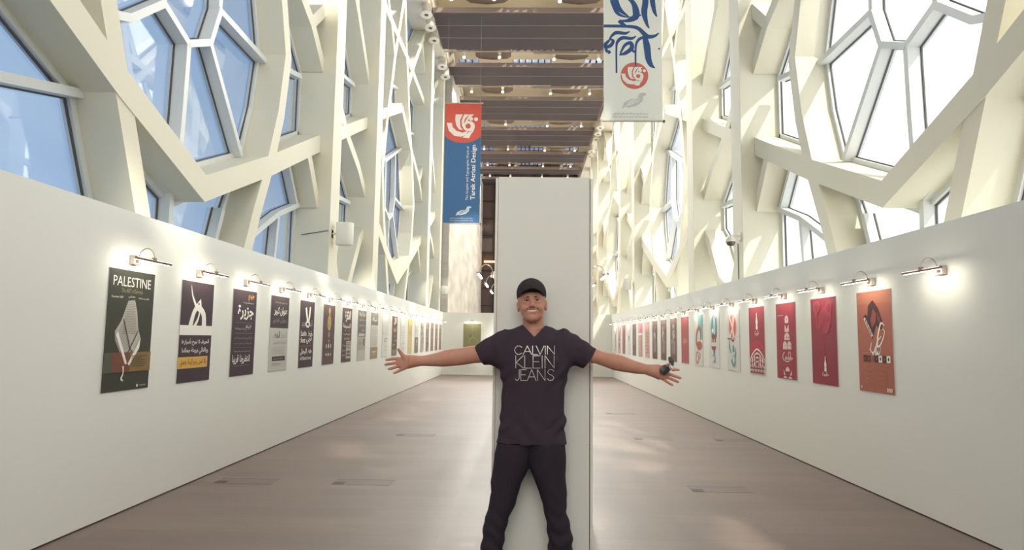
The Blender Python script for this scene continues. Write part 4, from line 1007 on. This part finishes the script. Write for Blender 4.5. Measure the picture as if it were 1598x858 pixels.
YB = 3.86
HT = math.radians(3.6)                      # head tilt about the viewing axis
HC = np.array(W(831.5, 500.5, 3.82))        # chin
HC[1] = 3.84
cth, sth = math.cos(HT), math.sin(HT)
def hl(P):
    """world -> head local (x right, y back, z up, origin at chin height on the neck axis)"""
    q = P-HC.astype(np.float32); return np.stack([q[..., 0]*cth+q[..., 2]*sth, q[..., 1], -q[..., 0]*sth+q[..., 2]*cth], -1)
def hw(p): return Vector((p[0]*cth-p[2]*sth+HC[0], p[1]+HC[1], p[0]*sth+p[2]*cth+HC[2]))

def head_sdf(P):
    q = hl(P)
    d = elli(q, (0, .018, .148), (.077, .098, .092))
    zs = [-.004, .004, .02, .045, .07, .10, .13, .16, .185]
    f = loftz(q, zs, [0]*9, [-.052, -.048, -.038, -.026, -.018, -.012, -.008, -.004, 0], [.022, .038, .055, .066, .071, .0735, .0745, .0735, .066], [.024, .036, .052, .066, .074, .079, .082, .086, .08], 2.25)
    d = smin(d, f, .03)
    d = smin(d, elli(q, (0, -.078, .012), (.022, .016, .014)), .02)                    # chin
    for s_ in (-1, 1):
        d = smin(d, elli(q, (s_*.036, -.076, .070), (.021, .018, .017)), .02)          # smiling cheek
        d = smin(d, elli(q, (s_*.026, -.087, .135), (.019, .008, .006)), .022)         # brow ridge
        d = smax(d, -elli(q, (s_*.031, -.099, .117), (.017, .013, .010)), .012)        # eye socket
        d = smin(d, elli(q, (s_*.030, -.082, .107), (.014, .0075, .005)), .014)         # lower lid
        e = elli(q, (s_*.081, .012, .088), (.011, .020, .032)); e = smax(e, -elli(q, (s_*.088, .004, .090), (.006, .011, .019)), .006)
        d = smin(d, e, .008)
        d = smin(d, elli(q, (s_*.0125, -.100, .082), (.0085, .010, .008)), .007)       # nostril wing
    d = smin(d, cone(q, (0, -.090, .122), (0, -.108, .090), .0075, .0115), .014)       # nose
    d = smin(d, elli(q, (0, -.108, .087), (.012, .011, .010)), .006)
    for s_ in (-1, 1): d = smax(d, -elli(q, (s_*.007, -.110, .077), (.003, .004, .0022)), .003)
    # mouth : upper lip, lower lip, smile opening
    for (x0, z0, x1, z1, r_) in [(-.035, .064, -.016, .0535, .0045), (-.016, .0535, .016, .0535, .0055), (.016, .0535, .035, .064, .0045)]:
        yy = lambda x: -.092+abs(x)*.42
        d = smin(d, cone(q, (x0, yy(x0), z0+.008), (x1, yy(x1), z1+.0105), r_*.8, r_*.8), .006)
        d = smin(d, cone(q, (x0, yy(x0), z0-.002), (x1, yy(x1), z1-.009), r_, r_), .007)
    for (x0, z0, x1, z1) in [(-.032, .0635, -.015, .0545), (-.015, .0545, .015, .0545), (.015, .0545, .032, .0635)]:
        d = smax(d, -cone(q, (x0, -.100+abs(x0)*.42, z0), (x1, -.100+abs(x1)*.42, z1), .0058, .0058), .003)
    for s_ in (-1, 1): d = smax(d, -cone(q, (s_*.021, -.100, .082), (s_*.036, -.089, .055), .0018, .0018), .008)   # smile lines
    return d

# arms : sections traced along x; every joint in world metres
YA = 3.80
def armtab(top, bot, ys):
    t = [W(px, py, y) for (px, py), y in zip(top, ys)]; b_ = [W(px, py, y) for (px, py), y in zip(bot, ys)]
    xs = [(p[0]+q[0])/2 for p, q in zip(t, b_)]; cz = [(p[2]+q[2])/2 for p, q in zip(t, b_)]; a = [(p[2]-q[2])/2 for p, q in zip(t, b_)]
    o = np.argsort(xs); return [np.array(v)[o] for v in (xs, cz, a, ys)]
LA = armtab([(800, 525), (770, 531), (741, 539), (722, 542), (705, 544), (692, 547), (680, 550.5), (665, 554), (650, 555.5), (642, 556)],
            [(800, 566), (770, 565), (741, 566.5), (722, 569.5), (705, 571), (692, 572), (680, 571.5), (665, 571), (650, 570.3), (642, 571)], [3.86, 3.85, 3.84, 3.83, 3.82, 3.81, 3.80, 3.79, 3.78, 3.78])
RA = armtab([(870, 525), (900, 533), (929, 544), (943, 549), (958, 551), (971, 554.5), (989, 562.5), (1006, 567.5), (1018, 570), (1026, 570)],
            [(870, 566), (900, 565), (929, 567), (943, 572), (958, 577.5), (971, 580), (992, 582.8), (1006, 584), (1018, 586), (1026, 590)], [3.86, 3.85, 3.84, 3.83, 3.82, 3.81, 3.80, 3.79, 3.78, 3.78])
LA[2][-1] *= .8
def bd(t): return [min(a_*1.0, .05)*.92+.0 for a_ in t[2]]
def finger(y, pts, r0, r1, dy=0.0):
    """pixel polyline -> chain of joints with falling radius; gentle forward curl"""
    n = len(pts); out = []
    for i, p in enumerate(pts):
        out.append((W(p[0], p[1], y-dy*(i/(n-1))**1.5), r0+(r1-r0)*i/(n-1)))
    return out
YH = 3.775
LF = [finger(YH, [(634, 562), (625, 549.5), (621.8, 545)], .0125, .0080, .02), finger(YH, [(621, 559.5), (614, 559.8), (608, 560.5), (603.2, 561.3)], .0095, .0074, .012), finger(YH, [(620.5, 565.6), (613.5, 566.8), (607, 567.9), (601.8, 568.6)], .0096, .0074, .012),
      finger(YH, [(622.5, 571), (616, 573), (611, 574.7), (606.8, 575.6)], .0092, .0070, .012), finger(YH, [(627, 576), (622, 578.8), (618, 580.6), (614.8, 581.8)], .0085, .0064, .012)]
LPALM = [((648, 563), (622, 560.5), .019, .0115), ((648, 563.5), (621.5, 566), .020, .012), ((648, 564.5), (624, 571), .020, .0115), ((647, 566), (628, 575.5), .018, .0105), ((645, 560.5), (631, 556.5), .017, .0140)]
RF = [finger(YH, [(1024, 576), (1032, 573.5), (1039, 570.5), (1043.5, 568.5)], .0125, .0080, .045), finger(YH, [(1042, 577), (1049, 576.6), (1055, 576.4), (1059, 576.8)], .0094, .0072, .004), finger(YH, [(1042, 582.8), (1050, 585.5), (1056, 587.6), (1061.5, 589.6)], .0095, .0073, .012),
      finger(YH, [(1040, 588), (1047.5, 591.2), (1053.5, 593.8), (1058.3, 595.8)], .0091, .0070, .012), finger(YH, [(1035, 591.5), (1041, 595.5), (1045.5, 598.6), (1049.5, 600.8)], .0084, .0063, .012)]
RPALM = [((1018, 578), (1042, 578), .020, .0115), ((1018, 578), (1042, 583), .021, .012), ((1018, 579), (1040, 587.5), .020, .0115), ((1019, 581), (1035, 590.5), .018, .0105), ((1020, 576), (1030, 574), .018, .014)]
def hand_sdf(P, palm, fingers):
    d = None
    for a, b_, ra, rb in palm:
        c = cone(P, W(a[0], a[1], YH+.004), W(b_[0], b_[1], YH), ra*.86, rb); d = c if d is None else smin(d, c, .014)
    for fi, ch in enumerate(fingers):
        f = None
        for (p0, r0), (p1, r1) in zip(ch[:-1], ch[1:]):
            c = cone(P, p0, p1, r0, r1); f = c if f is None else smin(f, c, .003)
        d = smin(d, f, .010 if fi == 0 else .005)
    return d
NECK = W(833, 515, YB)
LH0, RH0 = W(650, 563, YH), W(1016, 578, YH)
def body_sdf(P):
    x = P[..., 0]; xm, xM = float(x.min()), float(x.max())
    out = np.full(P.shape[:-1], .5, np.float32)
    if xM > -.25 and xm < .35:
        d = cone(P, (NECK[0], YB+.02, NECK[2]-.09), (HC[0], 3.862, HC[2]+.05), .068, .060)
        d = smin(d, head_sdf(P), .02)
        d = smin(d, loftz(P, [.95, 1.05, 1.2, 1.33, 1.42, 1.47, 1.50], [.02]*7, [YB]*7, [.12, .12, .13, .14, .14, .11, .07], [.08, .08, .085, .09, .08, .07, .055]), .03)
        out = np.minimum(out, d)
    if xm < .0:
        a = loftx(P, LA[0], LA[1], LA[3], LA[2], bd(LA)); out = smin(out, a, .02)
        if xm < LH0[0]+.05: out = smin(out, hand_sdf(P, LPALM, LF), .028)
    if xM > .05:
        a = loftx(P, RA[0], RA[1], RA[3], RA[2], bd(RA)); out = smin(out, a, .02)
        if xM > RH0[0]-.05: out = smin(out, hand_sdf(P, RPALM, RF), .028)
    return out
def body_mat(C):
    q = hl(C.astype(np.float32)); m = np.zeros(len(C), int)
    lipd = np.minimum(np.minimum(cone(q, (-.030, -.080, .0655), (-.014, -.088, .0625), .0055, .0055), cone(q, (-.014, -.092, .0625), (.014, -.092, .0625), .0052, .0052)), cone(q, (.014, -.088, .0625), (.030, -.080, .0655), .0055, .0055))
    low = np.minimum(np.minimum(cone(q, (-.028, -.080, .058), (-.012, -.088, .0445), .0055, .0055), cone(q, (-.012, -.092, .0440), (.012, -.092, .0440), .006, .006)), cone(q, (.012, -.088, .0445), (.028, -.080, .058), .0055, .0055))
    st = np.zeros(len(C), bool)
    m[st] = 2; m[(lipd < 0) | (low < 0)] = 1
    return m
person = empty('person', (.02, YB, 0))
def par(o):
    o.parent = person; o.matrix_parent_inverse = Matrix.Translation((-.02, -YB, 0)); return o
t0_ = time.time()
body = par(polygonise(body_sdf, (-.90, 3.66, .95), (1.0, 4.0, 1.83), .0031, 'body', [M_SKIN, M_LIP, M_STUB], None, body_mat))
# eyes, teeth, brows, hair
for s_ in (-1, 1):
    f = MB(); c = hw((s_*.031, -.0795, .1165)); f.lathe([(0, -.0105), (.006, -.009), (.0098, -.004), (.0105, 0), (.008, .007), (0, .0105)], c, (0, 1, 0), M_EYEW, 16)
    f.lathe([(0, -.0113), (.0035, -.0108), (.0052, -.0098), (.0054, -.009)], c, (0, 1, 0), M_IRIS, 14); par(f.build('eye', None, smooth=True))
    f = MB()
    f.tube([hw((s_*.012, -.0975, .1345)), hw((s_*.023, -.0980, .1375)), hw((s_*.036, -.0925, .1380)), hw((s_*.049, -.0795, .1310))], .004, M_BROW, 8, radii=[.0018, .0034, .0030, .0010]); par(f.build('eyebrow', None, smooth=True))
    f = MB()
    f.tube([hw((s_*.018, -.0905, .1175)), hw((s_*.031, -.0935, .1212)), hw((s_*.043, -.086, .1165))], .0016, M_BROW, 6); par(f.build('upper_eyelid', None, smooth=True))
f = MB(); f.tube([hw((-.032, -.077, .0635)), hw((-.016, -.0845, .0560)), hw((0, -.0875, .0548)), hw((.016, -.0845, .0560)), hw((.032, -.077, .0635))], .0055, M_TEETH, 8, radii=[.003, .0058, .0066, .0058, .003]); par(f.build('teeth', None, smooth=True))
def hair_sdf(P):
    q = hl(P); d = elli(q, (0, .022, .148), (.081, .100, .096)); d = smax(d, q[..., 1]*-1-.040, .006); d = smax(d, .096-q[..., 2]-np.clip(q[..., 1], 0, 1)*-.2, .01); d = smax(d, -elli(q, (0, -.04, .09), (.2, .052, .06)), .01)
    return d
par(polygonise(hair_sdf, (HC[0]-.12, HC[1]-.12, HC[2]+.03), (HC[0]+.12, HC[1]+.16, HC[2]+.27), .004, 'hair', [M_BROW], None))
# cap : crown, brim, button
def cap_sdf(P):
    q = hl(P); o = elli(q, (0, .016, .150), (.0855, .106, .1005)); o = smin(o, elli(q, (0, -.02, .172), (.078, .082, .070)), .03)
    d = smax(o, .128-q[..., 2]+np.clip(-q[..., 1], 0, 1)*.36, .004)
    i = elli(q, (0, .016, .145), (.079, .099, .092))
    return smax(d, -i, .003)
cap = par(polygonise(cap_sdf, (HC[0]-.13, HC[1]-.14, HC[2]+.06), (HC[0]+.13, HC[1]+.16, HC[2]+.29), .0032, 'cap', [M_CAP], None))
f = MB(); vs = []; NS, NR = 24, 8
for lay in (0, 1):
    for j in range(NR+1):
        for i in range(NS+1):
            s_ = -1+2*i/NS; a = s_*1.32; r_ = j/NR
            x = math.sin(a)*.079; yb = -math.cos(a)*.085-.006; x2 = x*(1-.06*r_); yy = yb-r_*.064*max(0, math.cos(a*1.12))**.55
            z = .176-.036*(abs(s_)**2.0)+r_*(.004)*(1-abs(s_))-r_*.006*abs(s_)**2+lay*.0028
            vs.append(hw((x2, yy, z)))
m_ = (NR+1)*(NS+1); fs = []
for j in range(NR):
    for i in range(NS):
        a = j*(NS+1)+i; fs.append((a, a+1, a+NS+2, a+NS+1)); fs.append((m_+a, m_+a+NS+1, m_+a+NS+2, m_+a+1))
for i in range(NS): a = NR*(NS+1)+i; fs.append((a, a+1, m_+a+1, m_+a)); a = i; fs.append((a, m_+a, m_+a+1, a+1))
for j in range(NR):
    for i in (0, NS): a = j*(NS+1)+i; fs.append((a, a+NS+1, m_+a+NS+1, m_+a))
f.add(vs, fs, M_CAP); br = par(f.build('cap_brim', None, smooth=True))
f = MB(); f.lathe([(.009, -.002), (.008, .003), (0, .006)], hw((0, .016, .250)), (0, 0, 1), M_CAP, 12); par(f.build('cap_button', None, smooth=True))

# t-shirt
def rows(lst, y):
    """(left px, right px, py) -> z, centre, half width"""
    L_ = [(W(a, p, y), W(b_, p, y)) for a, b_, p in lst]; zs = np.array([(l[2]+r[2])/2 for l, r in L_]); cx = np.array([(l[0]+r[0])/2 for l, r in L_]); a = np.array([(r[0]-l[0])/2 for l, r in L_])
    o = np.argsort(zs); return zs[o], cx[o], a[o]
TZ = rows([(776, 883, 690), (777, 882, 679), (780.5, 882.5, 658), (782.5, 881.3, 630), (783.8, 881.5, 605), (782, 884.5, 590), (778, 889, 575), (774, 894, 562), (776, 892, 548), (782, 886, 530), (790, 876, 519), (806, 862, 511), (815, 851, 507)], YB)
TB = np.array([.118, .118, .119, .121, .126, .129, .131, .130, .126, .116, .102, .084, .066])
SHL = armtab([(800, 516), (788, 512.5), (776, 518), (765, 525), (752, 530.5), (741, 536), (729, 541), (715, 547)], [(800, 566), (788, 571), (776, 571), (765, 570), (757, 569.5), (752, 570), (742, 572), (730, 574)], [3.86]*4+[3.85, 3.845, 3.84, 3.84])
SHR = armtab([(866, 516), (879, 511.5), (890, 517.5), (901, 524), (914, 531), (929, 540), (942, 545.5), (956, 551)], [(866, 566), (879, 570), (890, 570), (901, 572), (909, 573.5), (919, 575), (930, 578), (942, 581)], [3.86]*4+[3.85, 3.845, 3.84, 3.84])
def shirt_sdf(P):
    x, y, z = P[..., 0], P[..., 1], P[..., 2]
    d = loftz(P, TZ[0], TZ[1], [YB]*len(TZ[0]), TZ[2], TB, 2.35)
    for T in (SHL, SHR):
        xs, cz, a, ys = T; s_ = -1 if T is SHL else 1
        sl = loftx(P, xs, cz, ys, a, [min(q, .095)*.92 for q in a], 2.2)
        c0, c1 = (W(738.5, 539, YB), W(756.5, 570, YB)) if s_ < 0 else (W(932, 542.5, YB), W(909.5, 574, YB))
        nx = np.array([c1[2]-c0[2], -(c1[0]-c0[0])]); nx = nx/np.linalg.norm(nx); nx = nx if nx[0]*s_ > 0 else -nx
        sl = smax(sl, (x-c0[0])*nx[0]+(z-c0[2])*nx[1], .003)
        d = smin(d, sl, .022)
    # soft folds
    w_ = .0035*np.sin(z*46+x*34+np.sin(x*19)*1.4)*np.clip((1.15-z)*3, .15, 1)+.003*np.sin((x*62-z*38)+np.sin(z*23)*2)*np.clip(np.abs(x-.03)*6, 0, 1)
    d = d-w_
    # belly of the cloth hem and neck opening
    v0 = W(834, 525.5, 3.76); top = v0[2]+.30
    vx = np.abs(x-v0[0])-np.clip((z-v0[2])*.98, -1, .066)
    nk = np.maximum(vx, y-3.86); d = smax(d, -nk*.8, .004)
    d = smax(d, -cone(P, (NECK[0], YB+.02, NECK[2]-.04), (NECK[0], YB+.0, NECK[2]+.2), .066, .075), .004)
    inn = cone(P, (NECK[0], YB+.02, NECK[2]-.20), (NECK[0], YB+.0, NECK[2]+.2), .058, .07)
    return d
par(polygonise(shirt_sdf, (-.40, 3.66, .83), (.52, 4.02, 1.56), .0036, 't_shirt', [M_SHIRT], None))
# lettering projected on the chest
def front_y(pts):
    P = np.zeros((len(pts), 3), np.float32); P[:, 0] = pts[:, 0]; P[:, 2] = pts[:, 1]; P[:, 1] = 3.60
    for _ in range(60):
        P[:, 1] += np.clip(shirt_sdf(P), -.01, .02)*.7
    return P[:, 1]
GLY = {'C': [[(.95, .18), (.7, .02), (.4, .0), (.12, .2), (0, .5), (.12, .8), (.4, 1), (.7, .98), (.95, .82)]], 'A': [[(0, 0), (.5, 1), (1, 0)], [(.2, .33), (.8, .33)]], 'L': [[(0, 1), (0, 0), (1, 0)]], 'V': [[(0, 1), (.5, 0), (1, 1)]],
       'I': [[(.5, 0), (.5, 1)]], 'N': [[(0, 0), (0, 1), (1, 0), (1, 1)]], 'K': [[(0, 0), (0, 1)], [(.95, 1), (.05, .45), (1, 0)]], 'E': [[(1, 1), (0, 1), (0, 0), (1, 0)], [(0, .52), (.85, .52)]],
       'J': [[(.9, 1), (.9, .22), (.6, .02), (.3, .0), (0, .14)]], 'S': [[(.95, .84), (.7, 1), (.3, 1), (.05, .78), (.3, .56), (.7, .46), (.97, .26), (.75, .02), (.3, .0), (.02, .16)]]}
def chest_word(y0, y1, items):
    for ch, xa, xb in items:
        f = MB(); P2 = lambda q: (740+(xa+(xb-xa)*q[0])/4.29, 500+(y1+(y0-y1)*q[1])/4.29)
        for st in GLY[ch]:
            for (p, q) in zip(st[:-1], st[1:]):
                p, q = P2(p), P2(q); A = np.array(p, float); Bq = np.array(q, float); dd = (Bq-A)/np.linalg.norm(Bq-A); nn = np.array([-dd[1], dd[0]])*.50; A = A-dd*.4; Bq = Bq+dd*.4
                N = max(2, int(np.linalg.norm(Bq-A)/3)+1); pts = []
                for k_ in range(N+1):
                    c_ = A+(Bq-A)*k_/N
                    for s2 in (1, -1): w_ = W(*(c_+nn*s2), 3.735); pts.append((w_[0], w_[2]))
                pts = np.array(pts, np.float32); yy = front_y(pts)
                f.add([(a_[0], y_-.0025, a_[1]) for a_, y_ in zip(pts, yy)], [(2*k_, 2*k_+1, 2*k_+3, 2*k_+2) for k_ in range(N)], M_SILVER)
        par(f.build('letter'))
chest_word(170, 227, [('C', 270, 322), ('A', 328, 384), ('L', 391, 425), ('V', 415, 468), ('I', 470, 482), ('N', 490, 538)])
chest_word(236, 318, [('K', 278, 330), ('L', 338, 384), ('E', 394, 440), ('I', 448, 462), ('N', 474, 535)])
chest_word(328, 401, [('J', 275, 304), ('E', 312, 350), ('A', 356, 414), ('N', 423, 474), ('S', 488, 536)])

# trousers
GZ = W(800, 902, YB)[2]
LT = rows([(746, 784, 893), (750, 785, 858), (752.5, 787, 838), (756, 793.4, 808), (761.5, 799.5, 797), (763, 804.5, 784.6), (766.5, 809, 768), (765.5, 814, 752), (768, 821, 738), (769.7, 826, 727), (772, 831, 708), (776, 834, 690)], YB)
RTb = rows([(857, 896, 893), (855.7, 894, 858), (855, 893.2, 838), (853, 890, 819), (849, 883.5, 797), (846, 884.2, 784), (842, 885, 770), (836.5, 883.5, 755), (831, 882.3, 741), (825, 883.2, 727), (824, 883.4, 712), (824, 881.5, 690)], YB)
def jean_sdf(P):
    x, y, z = P[..., 0], P[..., 1], P[..., 2]; d = None
    for T in (LT, RTb):
        dep = np.interp(T[0], [T[0][0], .30, .45, .62, .80], [.072, .078, .082, .10, .118])
        l = loftz(P, T[0], T[1], [YB+.0]*len(T[0]), T[2], dep, 2.1); d = l if d is None else smin(d, l, .012)
    w_ = .0045*np.sin(z*70+np.sin(x*40)*1.5+x*20)*np.clip((.62-z)*3, .1, 1)*np.clip(1.4-np.abs(z-.36)*3, .25, 1)
    return d-w_
par(polygonise(jean_sdf, (-.34, 3.70, .02), (.36, 4.02, .86), .0045, 'trousers', [M_JEAN], None))
for T, s_ in ((LT, -1), (RTb, 1)):
    cx = float(T[1][0])+.01*s_
    def shoe_sdf(P, cx=cx):
        a = cone(P, (cx, YB-.16, .045), (cx, YB-.03, .055), .040, .042); a = smin(a, cone(P, (cx, YB-.03, .055), (cx, YB+.055, .055), .042, .038), .03); a = smin(a, cone(P, (cx, YB+.02, .06), (cx, YB+.02, .12), .045, .045), .03)
        return smax(a, .02-P[..., 2], .004)
    sh_ = par(polygonise(shoe_sdf, (cx-.07, YB-.24, 0), (cx+.07, YB+.13, .18), .005, 'shoe', [M_SHOE], None))
    f = MB(); pts = []
    for k in range(24):
        a = 2*math.pi*k/24; pts.append((cx+.044*math.sin(a), YB-.055+.142*math.cos(a)))
    f.add([(p[0], p[1], 0.0) for p in pts]+[(p[0], p[1], .022) for p in pts], [tuple(range(24)), tuple(range(24, 48))[::-1]]+[(k, (k+1) % 24, 24+(k+1) % 24, 24+k) for k in range(24)], M_SOLE)
    par(f.build('shoe_sole'))
tag(person, 'smiling person in black cap, black lettered t-shirt and black trousers, arms spread wide', 'person')
# sunglasses held in the open hand
sg = empty('sunglasses', W(1043, 572, YH-.035))
def sgpar(o): o.parent = sg; o.matrix_parent_inverse = Matrix.Translation(-Vector(sg.location)); return o
for (px, py, rx, ry, ax) in [(1038, 577, .026, .025, (.05, -1, .12)), (1047.5, 563.5, .022, .028, (.72, -.62, .28))]:
    c = Vector(W(px, py, YH-.036)); axv = Vector(ax).normalized(); u = axv.orthogonal().normalized(); v = axv.cross(u); pts = []
    for k in range(24):
        a = 2*math.pi*k/24; pts.append(c+rx*math.cos(a)*u+ry*math.sin(a)*v)
    f = MB(); f.add([c+axv*.004]+pts+[c-axv*.001], [(0, 1+k, 1+(k+1) % 24) for k in range(24)]+[(25, 1+(k+1) % 24, 1+k) for k in range(24)], M_LENS); sgpar(f.build('lens', None, smooth=True))
    f = MB(); f.tube(pts+[pts[0], pts[1]], .0022, M_RIMM, 8, cap=False); sgpar(f.build('rim', None, smooth=True))
f = MB(); f.tube([W(1042.5, 571, YH-.036), W(1044, 568.5, YH-.040), W(1044.5, 566, YH-.036)], .002, M_CHROME, 8); sgpar(f.build('bridge', None, smooth=True))
for pts in ([(1044.5, 557), (1044, 566), (1046, 573), (1049, 577)], [(1043.5, 582), (1047, 578.5), (1051, 574), (1051.5, 566)]):
    f = MB(); f.tube([W(p[0], p[1], YH-.029) for p in pts], .0022, M_CHROME, 8); sgpar(f.build('temple', None, smooth=True))
tag(sg, 'dark round sunglasses held folded in the open hand', 'sunglasses')
print('PERSON TIME', time.time()-t0_)
